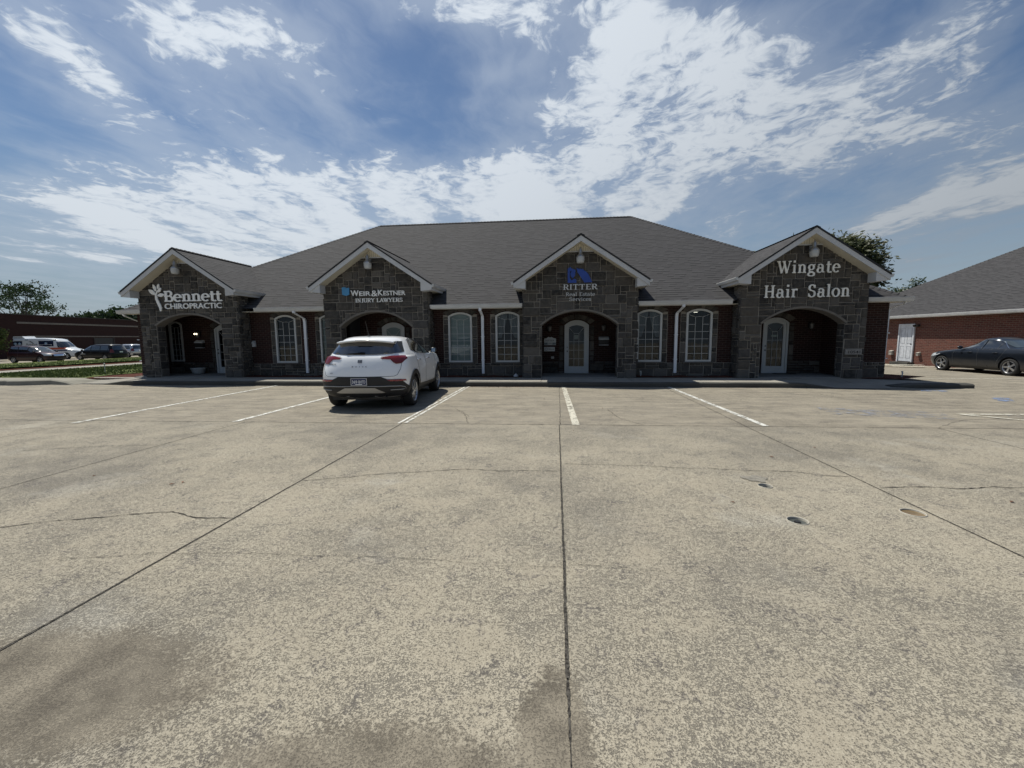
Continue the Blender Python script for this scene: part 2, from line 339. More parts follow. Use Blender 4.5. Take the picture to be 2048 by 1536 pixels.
# ================================================================ ground
def ss(v, a, b): v = max(0, min(1, (v-a)/(b-a))); return v*v*(3-2*v)
def zl(x): return -.55*max(0, min(1, (-21-x)/23))
def zg(x, y): return -.24*ss(x, 11.5, 14.5)*ss(y, 19.6, 23.5)+(zl(x)-.01*(x < -21))*ss(y, 14, 17)
def m_lot(t):
    p = t.geo(); x, y, z = t.xyz(p)[:3]
    wq = t.noise(p, 1.7, 4, .6, col=True); pw = t.vm('ADD', p, t.vm('SCALE', t.vm('SUBTRACT', wq, (.5,.5,.5)), .5))
    big = t.noise(pw, .42, 6, .62); med = t.noise(pw, 2.3, 6, .66); sp = t.noise(p, 120, 3, .8); sp2 = t.noise(p, 48, 4, .78); sp3 = t.noise(p, 20, 6, .8)
    near = t.step(y, 7.3, 6.7)                                  # the nearer pour shows its aggregate
    # far pour: brownish, streaky
    st = t.noise(t.vm('MULTIPLY', pw, (.35, 1.6, 1)), 2.2, 6, .7)
    a = t.mix(t.step(med, .3, .72), (.33,.292,.227), (.425,.382,.302))
    a = t.mix(t.m('MULTIPLY', t.step(big, .47, .68), .55), a, (.26,.242,.208))
    b = t.mix(t.step(st, .3, .7), (.20,.175,.140), (.355,.312,.24))
    c = t.mix(near, b, a)
    # spalled dark grit, clustered
    grit = t.m('ADD', t.m('ADD', t.m('MULTIPLY', sp, .50), t.m('MULTIPLY', sp2, .33)), t.m('MULTIPLY', sp3, .17))
    thr = t.m('ADD', t.m('MULTIPLY_ADD', t.m('ADD', t.m('MULTIPLY', med, .6), t.m('MULTIPLY', big, .4)), -.32, .66), t.m('MULTIPLY_ADD', near, -.035, .035))
    pit = t.m('DIVIDE', t.m('SUBTRACT', grit, thr), .07, clamp=True)
    c = t.mix(t.m('MULTIPLY', pit, .68), c, (.125,.112,.10))
    lite = t.step(t.noise(p, 110, 2, .6), .56, .70); c = t.mix(t.m('MULTIPLY', lite, .45), c, (.60,.55,.45))
    c = t.mix(t.m('MULTIPLY', t.step(sp3, .50, .64), .15), c, (.17,.16,.14)); c = t.mix(t.m('MULTIPLY', t.step(sp3, .50, .36), .08), c, (.54,.51,.41))
    pat = t.step(t.noise(pw, 5.5, 6, .75), .535, .63); c = t.mix(t.m('MULTIPLY', t.m('MULTIPLY', pat, t.step(sp2, .42, .55)), .62), c, (.125,.114,.112))
    # bleached patches
    bl = t.step(t.noise(pw, .9, 4, .6), .56, .74); c = t.mix(t.m('MULTIPLY', bl, t.m('MULTIPLY_ADD', near, .32, .05)), c, (.50,.475,.42))
    mid = t.m('MULTIPLY', t.step(t.m('ADD', y, t.m('MULTIPLY', t.m('SUBTRACT', big, .5), 5)), 4.0, 7.5), .30); c = t.mix(mid, c, (.20,.185,.155))
    # old smooth brown film near the camera, ragged edge
    def film(cx, cy, a_, b_):
        px = t.m('MULTIPLY', t.m('SUBTRACT', x, cx), 1/a_); py = t.m('MULTIPLY', t.m('SUBTRACT', y, cy), 1/b_)
        return t.m('SUBTRACT', 1, t.m('SQRT', t.m('ADD', t.m('MULTIPLY', px, px), t.m('MULTIPLY', py, py))))
    fm = t.m('MAXIMUM', t.m('MAXIMUM', film(-2.2, 1.45, .85, .42), film(-.55, 1.12, .8, .34)), t.m('MAXIMUM', film(.0, 1.35, .17, .46), film(.9, 1.0, .6, .2)))
    fm = t.step(t.m('ADD', t.m('MULTIPLY', fm, .8), t.m('ADD', t.m('MULTIPLY', t.m('SUBTRACT', t.noise(p, 4.5, 10, .8), .5), 1.1), t.m('MULTIPLY', t.m('SUBTRACT', sp2, .5), .8))), -.02, .26)
    fc = t.mix(t.step(t.noise(p, 5, 5, .65), .35, .68), (.125,.108,.085), (.245,.215,.168)); fc = t.mix(t.m('MULTIPLY', t.step(sp, .55, .62), .6), fc, (.07,.062,.055))
    c = t.mix(t.m('MULTIPLY', fm, .88), c, fc)
    c = t.mix(t.m('MULTIPLY', t.step(t.m('ADD', film(-.28, 1.1, .3, .2), t.m('MULTIPLY', t.m('SUBTRACT', t.noise(p, 6, 5, .7), .5), .9)), .1, .5), .6), c, (.075,.068,.072))
    # faint tyre-polished lanes and oil spots in the stalls
    oil = t.m('MULTIPLY', t.step(t.noise(p, 1.1, 3, .5), .62, .76), t.m('SUBTRACT', 1, near)); c = t.mix(t.m('MULTIPLY', oil, .45), c, (.12,.115,.115))
    h = t.m('ADD', t.m('MULTIPLY', pit, -1.0), t.m('MULTIPLY', sp, .6)); h = t.m('MULTIPLY', h, t.m('MULTIPLY_ADD', fm, -.6, 1))
    return pbr(t, c, .92, normal=t.bump(h, .75, .009), spec=.22)
M_LOT = mat('lot_concrete', m_lot)
HOLES = [(2.06, 4.26, .066), (1.93, 3.45, .078), (2.96, 3.69, .088)]
def circ(cx, cy, r, n=24): return [(cx+r*math.cos(2*math.pi*k/n), cy+r*math.sin(2*math.pi*k/n)) for k in range(n)]
out_ = [(-260, -60), (260, -60), (260, 500), (-260, 500)]
gp = [(x, y) for x in (11.5, 12, 12.5, 13, 13.5, 14, 14.5, 20, 30) for y in (10, 19.6, 20.2, 20.8, 21.4, 22, 22.6, 23.2, 23.5, 40)]
gp += [(x, y) for x in (-20, -21, -22, -24, -27, -30, -34, -38, -41, -44, -46, -60, -90) for y in (-30, 13.9, 14.5, 15, 15.6, 16.3, 17, 20, 25, 32, 40, 55, 80, 120)]
V2, F2 = cdt_faces([out_]+[circ(*h) for h in HOLES], gp)
g = MB()
for f in F2: g.face([(V2[i].x, V2[i].y, zg(V2[i].x, V2[i].y)) for i in f])
struct(g.build('parking_lot_ground', M_LOT, weld=True))

def m_joint(t):
    p = t.geo(); n = t.noise(p, 60, 3, .7)
    return pbr(t, t.mix(t.step(n, .35, .65), (.022,.02,.018), (.10,.092,.08)), .95, spec=.1)
M_JOINT = mat('joint_filler', m_joint)
rnd = random.Random(5)
def ribbon(mb, pts, w0, w1, jit, z=.004, step=.05, wj=.35):
    P_ = []
    for (a, b) in zip(pts[:-1], pts[1:]):
        n = max(1, int(math.dist(a, b)/step))
        P_ += [(a[0]+(b[0]-a[0])*k/n, a[1]+(b[1]-a[1])*k/n) for k in range(n)]
    P_.append(pts[-1]); L = []; n = len(P_); drift = 0
    for i, p in enumerate(P_):
        a = Vector(P_[max(0, i-1)]); b = Vector(P_[min(n-1, i+1)]); d = (b-a).normalized(); nn = Vector((-d.y, d.x))
        drift = drift*.85+rnd.gauss(0, jit); w_ = (w0+(w1-w0)*i/(n-1))*(1+rnd.uniform(-wj, wj))
        if i in (0, n-1): w_ *= .4
        c = Vector(p)+nn*drift; L.append((c+nn*w_/2, c-nn*w_/2))
    for i in range(n-1): mb.face([(*L[i][0], z), (*L[i+1][0], z), (*L[i+1][1], z), (*L[i][1], z)])
j = MB()
ytr = lambda x: 7.07+.018*x
for x, wn_, wf in ((-8.6,.010,.008), (-5.6,.014,.010), (-2.66,.017,.012), (.055,.018,.013), (3.1,.014,.010), (5.95,.013,.010), (8.9,.010,.008)):
    if abs(x) < .1: ribbon(j, [(x, 1.3), (x, 1.7)], .003, wn_, .0007, step=.02, wj=.5)
    ribbon(j, [(x, 1.69 if abs(x) < .1 else -4), (x+rnd.uniform(-.03,.03), ytr(x))], wn_, wf, .0007, step=.02, wj=.22)
for x in (.1, 3.12): ribbon(j, [(x-.02, ytr(x)), (x, 12.6)], .012, .008, .0025, wj=.5)
ribbon(j, [(-40, ytr(-40)), (-10, ytr(-10)), (0, ytr(0)), (10, ytr(10)), (30, ytr(30))], .013, .013, .002, step=.08, z=.0045, wj=.5)
struct(j.build('pavement_joints', M_JOINT))
j = MB()
def crk(pts, w_=.012): ribbon(j, pts, w_*.75, w_*.75, .006, step=.035, z=.005, wj=.6)
crk([(-4.9,2.4),(-4.43,2.79),(-3.67,3.10),(-3.31,3.21),(-3.0,3.10),(-2.66,3.11)])
crk([(-2.65,4.04),(-1.96,4.29),(-1.02,4.57),(-.56,4.52),(.05,4.56)])
crk([(.1,4.84),(1.02,4.84),(1.61,4.79)], .008); crk([(1.7,4.79),(2.63,4.72),(3.05,4.59)], .011)
crk([(3.12,4.30),(3.5,4.36),(3.78,4.33),(4.49,4.41),(5.9,4.5)], .014)
crk([(-2.1,8.6),(-1.75,7.9),(-1.5,7.08)], .01); crk([(-1.9,8.3),(-1.62,7.7)], .008)
crk([(1.05,8.6),(1.2,7.6),(1.5,7.1)], .010); crk([(-4.4,7.02),(-3.9,7.6),(-3.4,8.0)], .009)
crk([(-7.3,4.9),(-6.4,5.2),(-5.62,5.3)], .009); crk([(-3.4,2.4),(-2.6,2.55),(-1.2,2.62),(-.2,2.6),(.05,2.62)], .0035); crk([(.1,2.62),(.8,2.6)], .0028)
crk([(6.0,7.2),(7.0,7.9),(8.3,8.1)], .008); crk([(-9.8,5.9),(-8.6,6.3),(-7.9,6.4)], .008)
struct(j.build('pavement_cracks', M_JOINT))

def m_paint(col, cover, sc):
    def f(t):
        p = t.geo(); n = t.noise(p, sc, 5, .7); f2 = t.noise(p, 70, 3, .7)
        k = t.step(t.m('ADD', t.m('MULTIPLY', n, .6), t.m('MULTIPLY', f2, .4)), cover-.03, cover+.04)
        b = pbr(t, t.mix(n, col, tuple(q*.8 for q in col)), .7, spec=.3)
        tr = t.new('ShaderNodeBsdfTransparent'); mx = t.new('ShaderNodeMixShader')
        t.l.new(k, mx.inputs[0]); t.l.new(b, mx.inputs[1]); t.l.new(tr.outputs[0], mx.inputs[2]); return mx.outputs[0]
    return f
M_LINE = mat('worn_white_paint', m_paint((.70,.69,.64), .525, 9)); M_LINE2 = mat('faded_white_paint', m_paint((.60,.57,.48), .53, 8))
M_BLP = mat('faded_blue_paint', m_paint((.19,.27,.46), .475, 6)); M_BLP2 = mat('ghost_blue_paint', m_paint((.24,.27,.34), .44, 7))
def mark(name, polys, m, z=.008):
    q = MB()
    for i, po in enumerate(polys): q.face([(x, y, z+.0006*i) for x, y in po])
    return struct(q.build(name, m))
def strip(x0, y0, x1, y1, w_):
    d = Vector((x1-x0, y1-y0)).normalized(); n = Vector((-d.y, d.x))*w_/2
    return [(x0+n.x, y0+n.y), (x1+n.x, y1+n.y), (x1-n.x, y1-n.y), (x0-n.x, y0-n.y)]
mark('parking_line', [strip(-8.72, 6.65, -8.94, 12.68, .10)], M_LINE)
mark('parking_line', [strip(-5.80, 6.95, -5.72, 12.68, .10)], M_LINE)
mark('parking_line', [strip(-2.735, 7.0, -2.73, 12.62, .05), strip(-2.625, 7.05, -2.63, 12.62, .05)], M_LINE)
mark('parking_line', [strip(.34, 7.05, .235, 12.45, .125)], M_LINE2)
mark('parking_line', [strip(3.42, 7.15, 3.27, 12.6, .10)], M_LINE)
mark('access_aisle_line', [strip(7.35, 8.42, 13.5, 8.62, .10), strip(7.38, 8.38, 8.9, 6.95, .09), strip(8.6, 7.4, 13.5, 7.75, .09)], M_LINE2, .011)
mark('access_aisle_paint', [[(7.95, 8.32), (8.7, 7.55), (13.5, 7.8), (13.5, 8.5)]], M_BLP2)
mark('blue_pavement_paint', [[(9.95, 10.7), (9.62, 10.15), (9.86, 10.05), (10.3, 10.65)]], M_BLP)
mark('blue_pavement_paint', [[(9.6, 12.1), (9.4, 11.85), (10.0, 11.75), (10.15, 12.05)]], M_BLP)
mark('ghost_pavement_paint', [[(5.3, 9.1), (5.1, 8.3), (6.9, 7.9), (7.2, 8.6)]], mat('ghost2', m_paint((.26,.27,.30), .46, 5)))
mark('far_parking_line', [strip(8, 14.9, 22, 15.6, .09)], M_LINE2)
mark('crosswalk_paint', [strip(17.3, 24.2, 18.8, 23.7, .5), strip(16.9, 23.1, 18.6, 22.6, .45)], M_LINE2, -.12)

# sidewalk with a real kerb; its ends ramp down to the lot
SWZ = .14
def slab(name, poly, z0, z1, m, kind='structure', mi=None):
    q = MB(); q.prism([p for p in poly], lambda x, y: (x, y, z0), lambda x, y: (x, y, z1)); o = q.build(name, m); o['kind'] = kind; return o
q = MB()
# profile swept along x: (x, front y, top z)
prof = [(-17.2, 12.95, .0), (-15.4, 12.78, .03), (-14.5, 12.66, .135), (-14.2, 12.64, SWZ), (6.6, 12.50, SWZ), (7.0, 12.50, .12), (7.7, 12.3, .02), (8.6, 12.2, .006)]
rows = []
for i, (x, y, z) in enumerate(prof):
    pass
xs = []
for a, b in zip(prof[:-1], prof[1:]):
    n = max(1, int((b[0]-a[0])/.35)); xs += [tuple(a[k]+(b[k]-a[k])*t_/n for k in range(3)) for t_ in range(n)]
xs.append(prof[-1])
kr = [[(x, y+.025+rnd.uniform(-.004,.004), -.02), (x, y+.012+rnd.uniform(-.006,.006), max(z-.025, -.005)), (x, y+.035, z+.0), (x, y+.16, z+.001)] for (x, y, z) in xs]
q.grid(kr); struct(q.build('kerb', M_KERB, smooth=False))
q = MB(); q.grid([[(x, y+.16, z+.001), (x, y+.9, z*.6+.4*SWZ if abs(z-SWZ) > .01 else SWZ), (x, 14.02, SWZ)] for (x, y, z) in xs])
q.face([(8.6, 12.36, .007), (11.0, 12.75, .012), (10.6, 14.02, .07), (8.6, 14.02, SWZ)]); q.face([(11.0, 12.75, .012), (11.9, 14.02, .005), (10.6, 14.02, .07)])
q.face([(-17.2, 13.11, .001), (-17.2, 14.02, .06), (-19.2, 14.3, .004), (-18.2, 13.2, .002)])
struct(q.build('sidewalk', M_CONC))
q = MB(); ribbon(q, [(-.45, 12.66), (-.45, 14.0)], .012, .012, .001, z=SWZ+.004)
for x in (-13.5,-10.6,-7.2,-4.4,2.3,5.0,8.0): ribbon(q, [(x, 12.7), (x, 14.0)], .01, .01, .001, z=SWZ+.004)
struct(q.build('sidewalk_joints', M_JOINT))
# kerb stub at the right end and the island kerb at the left
q = MB(); q.prism([(0,-.02), (0,.085), (.05,.12), (.28,.125), (.30,-.02)], lambda a, b: (9.3, 12.62+a, b*.4), lambda a, b: (9.8, 12.5+a, b)); q.prism([(0,-.02), (0,.085), (.05,.12), (.28,.125), (.30,-.02)], lambda a, b: (9.8, 12.5+a, b), lambda a, b: (11.25, 12.52+a, b))
struct(q.build('kerb_stub', M_KERB))
q = MB(); rows = []
kx = [-60, -40, -30, -24, -21, -20, -19.3, -18.8, -18.6, -18.1, -17.4, -16.8, -16.45]
for i, x in enumerate(kx):
    zt = .17 if x < -17 else (.12 if x < -16.6 else .01); yf = 12.45+.05*math.sin(i*2.1)+(.25 if x > -17.5 else 0)
    rows.append([(x, yf, -.02), (x, yf+.02, zt-.03), (x, yf+.08, zt), (x, yf+.55, zt), (x, 13.95, .05 if x > -17 else .12)])
q.grid(rows); struct(q.build('island_kerb', mat('kerb_light', lambda t: m_conc(t, (.30,.285,.24), (.13,.12,.11)))))
# lawn strips, far walk, mulch, far lot
def sheet(name, poly, z, m, zf=None, res=None):
    if res:
        x0, x1 = min(p[0] for p in poly), max(p[0] for p in poly); y0, y1 = min(p[1] for p in poly), max(p[1] for p in poly)
        pts = []; yy = y0
        while yy < y1:
            xx = x0
            while xx < x1: pts.append((xx+rnd.uniform(-.2,.2)*res, yy+rnd.uniform(-.2,.2)*res)); xx += res
            yy += res
        v, f = cdt_faces([poly], pts)
    else: v, f = cdt_faces([poly])
    q = MB()
    for a in f: q.face([(v[i].x, v[i].y, zf(v[i].x, v[i].y) if zf else z) for i in a])
    return struct(q.build(name, m, weld=True, smooth=bool(zf)))
hum = lambda a, k: (lambda x, y: a+k*(math.sin(x*1.7+y*.9)+math.sin(y*2.3-x*.6)))
sheet('lawn', [(-60,13.9),(-17.4,13.9),(-17.6,15.0),(-17.3,17.5),(-17.0,30),(-17,60),(-25.7,60),(-25.7,16.2),(-60,16.2)], .1, M_GRASS, lambda x, y: zl(x)*ss(y,14,17)+hum(.13,.012)(x,y), .9)
sheet('mulch_bed', [(-17.5,13.7),(-14.95,13.95),(-14.95,14.4),(-15.7,14.4),(-15.7,30),(-17.0,30),(-17.3,17.5)], .1, M_MULCH, hum(.12,.01), .5)
sheet('mulch_bed', [(9.36,14.02),(10.6,14.02),(11.7,14.6),(11.2,16),(11.0,30),(10.38,30),(10.38,14.5),(9.36,14.5)], .1, M_MULCH, hum(.11,.01), .4)
for a, b in ((-11.2,-7.9), (-4.3,-1.05), (2.57,5.72)):
    sheet('mulch_bed', [(a,14.02),(b,14.02),(b,14.52),(a,14.52)], .16, M_MULCH, lambda x, y: .155+.02*math.sin(x*5)+.012*math.sin(x*13+y*9), .12)
def strip_x(x0, x1, dz, name, m, k=0):
    sheet(name, [(x0,16.25),(x1,16.25),(x1,90),(x0,90)], 0, m, lambda x, y: zl(x)*ss(y,14,17)+dz+(hum(0,k)(x,y) if k else 0), 1.4)
strip_x(-31.0, -25.72, .07, 'far_walk', M_CONC)
strip_x(-33.0, -31.02, .09, 'far_mulch_strip', M_MULCH)
strip_x(-46.3, -33.02, .15, 'far_lawn', M_GRASS, .02)
sheet('distant_lawn', [(-260,60),(-60,91),(-60,95),(260,95),(260,480),(-260,480)], -.4, M_GRASS)
# grass blades over both lawn strips: beyond counting
q = MB(); r2 = random.Random(8)
for k in range(22000):
    if k % 2: x, y = r2.uniform(-25.6,-17.7), 14.0+r2.random()**1.3*15
    else: x, y = r2.uniform(-46.2,-33.1), 19+r2.random()*28
    if k % 2 and x < -21 and y < 14: continue
    h = r2.uniform(.05,.13)*(1.3 if k % 2 == 0 else 1); a = r2.uniform(0, 6.3); w_ = r2.uniform(.02,.05); dx_, dy_ = math.cos(a)*w_, math.sin(a)*w_; zb_ = zl(x)*ss(y,14,17)+.0; lx, ly = r2.uniform(-.05,.05), r2.uniform(-.05,.05)
    q.face([(x-dx_, y-dy_, zb_+.12), (x+dx_, y+dy_, zb_+.12), (x+lx, y+ly, zb_+.13+h*.7)], tone=r2.random())
def m_blade(t):
    tn = t.xyz(tone(t))[0]; c = t.mix(tn, (.06,.105,.02), (.19,.21,.08)); return pbr(t, c, .7, spec=.2)
o = tag(q.build('grass_blades', mat('grass_blade', m_blade), recalc=False), 'short green grass with pale seed heads on the strips beside the left building walk', 'grass', kind='stuff')

# three clean-out pipes let into the concrete
M_PVC = simple('white_pvc', (.40,.37,.31), .5, vary=.08, sc=20); M_RUST = simple('brown_water', (.17,.12,.06), .25, vary=.2, sc=15)
LB = ['small open pipe end in the concrete, farthest of the three and beside a grey patch', 'open pipe end in the concrete with a dark hole, nearest the camera of the three', 'widest pipe end filled with brown silt, lying on the right pavement joint']
for i, (hx, hy, hr) in enumerate(HOLES):
    t_ = thing('cleanout_pipe', LB[i], 'pipe', (hx, hy, 0), group='pipe ends sunk in the parking lot')
    q = MB(); q.lathe([(hr*.90,-.25),(hr*.90,.003),(hr*.93,.007),(hr*.985,.007),(hr*.998,-.01),(hr*.998,-.25)], n=28); q.build('pipe_rim', M_PVC, t_, smooth=True, weld=True)
    q = MB(); zc = -.006 if i == 2 else -.012
    q.lathe([(hr*.895, zc), (hr*.4, zc-.006), (.001, zc-.008)], n=20); q.build('silt' if i == 2 else 'sunken_cap', M_RUST if i == 2 else simple('dark_cap', (.055,.06,.055), .6), t_, smooth=True)
    if i < 2: q = MB(); q.lathe([(.001, zc+.012), (hr*.32, zc+.01), (hr*.36, zc-.004)], n=6); q.build('cap_nut', M_BLACK, t_)
mark('cement_patch', [[(2.06+.12*math.cos(a)*(1+.25*math.sin(3*a)), 4.47+.10*math.sin(a)*(1+.3*math.cos(5*a))) for a in [k*2*math.pi/22 for k in range(22)]]], simple('patch_grey', (.20,.185,.155), .9, vary=.3, sc=25), .006)
# litter and leaves by the kerb
r3 = random.Random(3); q = MB()
for k in range(260):
    x = r3.gauss(-1.6, 1.1) if k % 2 else r3.uniform(-14, 8); y = 12.5-abs(r3.gauss(0,.09)); 
    if k % 9 == 0: x, y = r3.uniform(-6, 6), r3.uniform(2, 12)
    a = r3.uniform(0, 6.28); s = r3.uniform(.008,.03); c, s_ = math.cos(a)*s, math.sin(a)*s
    q.face([(x-c, y-s_, .006), (x+s_*.5, y-c*.5, .012), (x+c, y+s_, .007), (x-s_*.5, y+c*.5, .014)])
tag(q.build('leaf_litter', simple('dry_leaf', (.14,.06,.03), .8, vary=.5, sc=3), recalc=False), 'dry brown leaf litter scattered along the foot of the kerb', 'leaves', kind='stuff')
# ================================================================ the office building
F_, B_, D_ = 13.95, 14.5, 15.53          # portico face, front wall, recessed door wall
BLD = thing('office_building', 'long single-storey office building of dark stone and red brick with four gabled entrance porticos', 'building', (-2.7, 14.5, 0))
def LOC(o): 
    # parts are modelled in world coordinates; keep them under the building's empty
    o.matrix_parent_inverse = o.parent.matrix_world.inverted() if False else Matrix.Translation(-Vector((-2.7, 14.5, 0))); return o
def part(mb, name, m, par=None, **kw):
    o = mb.build(name, m, par or BLD, **kw)
    if par is None or par is BLD: LOC(o)
    return o
def arch(x0, x1, zs, za, n=14):
    """segment arch points from left spring to right spring"""
    cx = (x0+x1)/2; hw = (x1-x0)/2; r = za-zs; R = (hw*hw+r*r)/(2*r); a = math.asin(min(1, hw/R))
    return [(cx+R*math.sin(-a+2*a*k/n), za-R+R*math.cos(-a+2*a*k/n)) for k in range(n+1)]
def archz(x0, x1, zs, za):
    cx = (x0+x1)/2; hw = (x1-x0)/2; r = za-zs; R = (hw*hw+r*r)/(2*r)
    return lambda x: za-R+math.sqrt(max(0, R*R-(x-cx)**2)) if x0 < x < x1 else -9
def ashlar(mb, x0, x1, z0, z1, to3, seed, cell=.092, gap=.0105, rel=(.012,.04), f=None, g=None, wr=(2,6), hr=(2,3)):
    """random interlocking rectangular stones on a face; f/g give the lower/upper limit at x"""
    rd = random.Random(seed); nx = max(1, round((x1-x0)/cell)); nz = max(1, round((z1-z0)/cell)); cx, cz = (x1-x0)/nx, (z1-z0)/nz
    used = [[False]*nx for _ in range(nz)]
    for r in range(nz):
        for c in range(nx):
            if used[r][c]: continue
            wd, ht = rd.randint(*wr), rd.choice((hr[0], hr[0], hr[1], hr[1]) if rd.random() < .9 else (1,))
            k = 0
            while k < wd and c+k < nx and not used[r][c+k]: k += 1
            wd = k; ht = min(ht, nz-r)
            for rr in range(r, r+ht):
                for q_ in range(c, c+wd): used[rr][q_] = True
            a0, a1, b0, b1 = x0+c*cx+gap, x0+(c+wd)*cx-gap, z0+r*cz+gap, z0+(r+ht)*cz-gap
            n = max(1, int((a1-a0)/.035)) if (f or g) else 1
            xs = [a0+(a1-a0)*i/n for i in range(n+1)]; run = []
            runs = []
            for x in xs:
                lo = max(b0, f(x)) if f else b0; hi = min(b1, g(x)) if g else b1
                if hi-lo > .025: run.append((x, lo, hi))
                else:
                    if len(run) > 1: runs.append(run)
                    run = []
            if len(run) > 1: runs.append(run)
            for rn in runs:
                if rn[-1][0]-rn[0][0] < .03: continue
                if all(abs(p[1]-rn[0][1]) < 1e-6 and abs(p[2]-rn[0][2]) < 1e-6 for p in rn): rn = [rn[0], rn[-1]]
                po = [(p[0], p[1]) for p in rn]+[(p[0], p[2]) for p in rn[::-1]]
                # worn corners
                if len(po) == 4:
                    j_ = lambda v, s=.007: v+rd.uniform(-s, s)
                    po = [(j_(x), j_(z)) for x, z in po]
                cxm, czm = sum(p[0] for p in po)/len(po), sum(p[1] for p in po)/len(po)
                bev = rd.uniform(.010,.02); d = rd.uniform(*rel); tn = rd.random()
                inn = []
                for (x, z) in po:
                    v = Vector((cxm-x, czm-z)); L = v.length; q2 = Vector((x, z))+v*(bev*1.3/max(L, .02)) if L > bev*2 else Vector((x, z))+v*.4
                    inn.append((q2.x, q2.y))
                n4 = len(po); tilt = rd.uniform(-.008,.008); tl2 = rd.uniform(-.008,.008)
                O = [to3(x, z, .0) for x, z in po]; I = [to3(x, z, d+tilt*(x-cxm)*8+tl2*(z-czm)*10) for x, z in inn]
                if n4 == 4:
                    C = to3(cxm, czm, d+rd.uniform(0,.012))
                    for i in range(4): mb.face([I[i], I[(i+1)%4], C], tone=tn)
                else: mb.face(I, tone=tn)
                for i in range(n4): mb.face([O[i], O[(i+1) % n4], I[(i+1) % n4], I[i]], tone=tn)
EZ = 2.57; SLP = .64                         # main eave height and roof slope
GS = .667                                     # gable slope
PORT = [(-13.05, 1.90, -14.36, -11.82, 2.0, 2.39, (-14.65, -11.5)), (-6.10, 1.82, -7.38, -4.85, 1.87, 2.38, (-7.6, -4.6)),
        (.76, 1.82, -.47, 1.98, 1.86, 2.32, (-.75, 2.27)), (7.54, 1.82, 6.36, 8.77, 1.83, 2.29, (6.02, 9.05))]
# ---- front brick wall with window openings, recesses behind the porticos
WINS = [(-10.14,-9.39), (-8.42,-7.67), (-3.70,-2.92), (-2.04,-1.27), (2.71,3.46), (4.29,5.05)]
WZ0, WZS, WZA = .66, 2.21, 2.33
segs = [(-15.7,-14.65),(-11.5,-7.6),(-4.6,-.75),(2.27,6.02),(9.05,10.37)]
q = MB()
for a, b in segs:
    loops = [[(a, 0), (b, 0), (b, 2.56), (a, 2.56)]]
    for w0, w1 in WINS:
        if a < w0 < b: loops.append([(w0, WZ0), (w1, WZ0)]+arch(w0, w1, WZS, WZA)[::-1])
    V2, F2 = cdt_faces(loops)
    for f in F2: q.face([(V2[i].x, B_, V2[i].y) for i in f])
# side and back walls
q.face([(-15.7,B_,0),(-15.7,B_,2.56),(-15.7,27.9,2.56),(-15.7,27.9,0)]); q.face([(10.37,B_,0),(10.37,27.9,0),(10.37,27.9,2.56),(10.37,B_,2.56)]); q.face([(-15.7,27.9,0),(-15.7,27.9,2.56),(10.37,27.9,2.56),(10.37,27.9,0)])
REC = [(-15.55,-11.5),(-7.6,-4.6),(-.75,2.27),(6.02,9.05)]
DOORS = [(-13.46,-12.60,0),(-6.56,-5.68,2),(.31,1.18,1),(7.13,7.96,3)]
DZ0, DZS, DZA = .17, 1.90, 2.08
for (a, b), (d0, d1, _) in zip(REC, DOORS):
    loops = [[(a, 0), (b, 0), (b, 2.9), (a, 2.9)], [(d0, DZ0), (d1, DZ0)]+arch(d0, d1, DZS, DZA)[::-1]]
    if a < -15: loops.append([(-15.42, WZ0), (-14.9, WZ0), (-14.9, 2.2), (-15.42, 2.2)])
    V2, F2 = cdt_faces(loops)
    for f in F2: q.face([(V2[i].x, D_, V2[i].y) for i in f])
    q.face([(a,B_+.003,0),(a,D_,0),(a,D_,2.9),(a,B_+.003,2.9)]); q.face([(b,B_+.003,0),(b,B_+.003,2.9),(b,D_,2.9),(b,D_,0)])
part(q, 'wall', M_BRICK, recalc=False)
# ---- stone base course and window surrounds
q = MB()
def face_y(Y): return lambda x, z, d: (x, Y-d, z)
k = 0
for a, b in segs:
    k += 1; wins = [w_ for w_ in WINS if a < w_[0] < b]
    ashlar(q, a, b, .12, .60, face_y(B_-.004), 40+k, cell=.09, hr=(1,3))
    for w0, w1 in wins:
        k += 1
        ashlar(q, w0-.20, w0-.035, .60, 2.2, face_y(B_-.004), 60+k, cell=.085, wr=(2,2), hr=(2,4)); ashlar(q, w1+.035, w1+.20, .60, 2.2, face_y(B_-.004), 80+k, cell=.085, wr=(2,2), hr=(2,4))
        # splayed stones over the arch
        n = 9
        for i in range(n):
            t0, t1 = i/n+.008, (i+1)/n-.008
            A = arch(w0-.05, w1+.05, WZS+.04, WZA+.055, 40); Bq = arch(w0-.21, w1+.21, 2.36, 2.50, 40)
            pa, pb, pc, pd = A[int(t0*40)], A[int(round(t1*40))], Bq[int(round(t1*40))], Bq[int(t0*40)]
            q.prism([pa, pb, pc, pd], lambda x, z: (x, B_-.004, z), lambda x, z: (x, B_-.03, z), tone=random.Random(i+k).random())
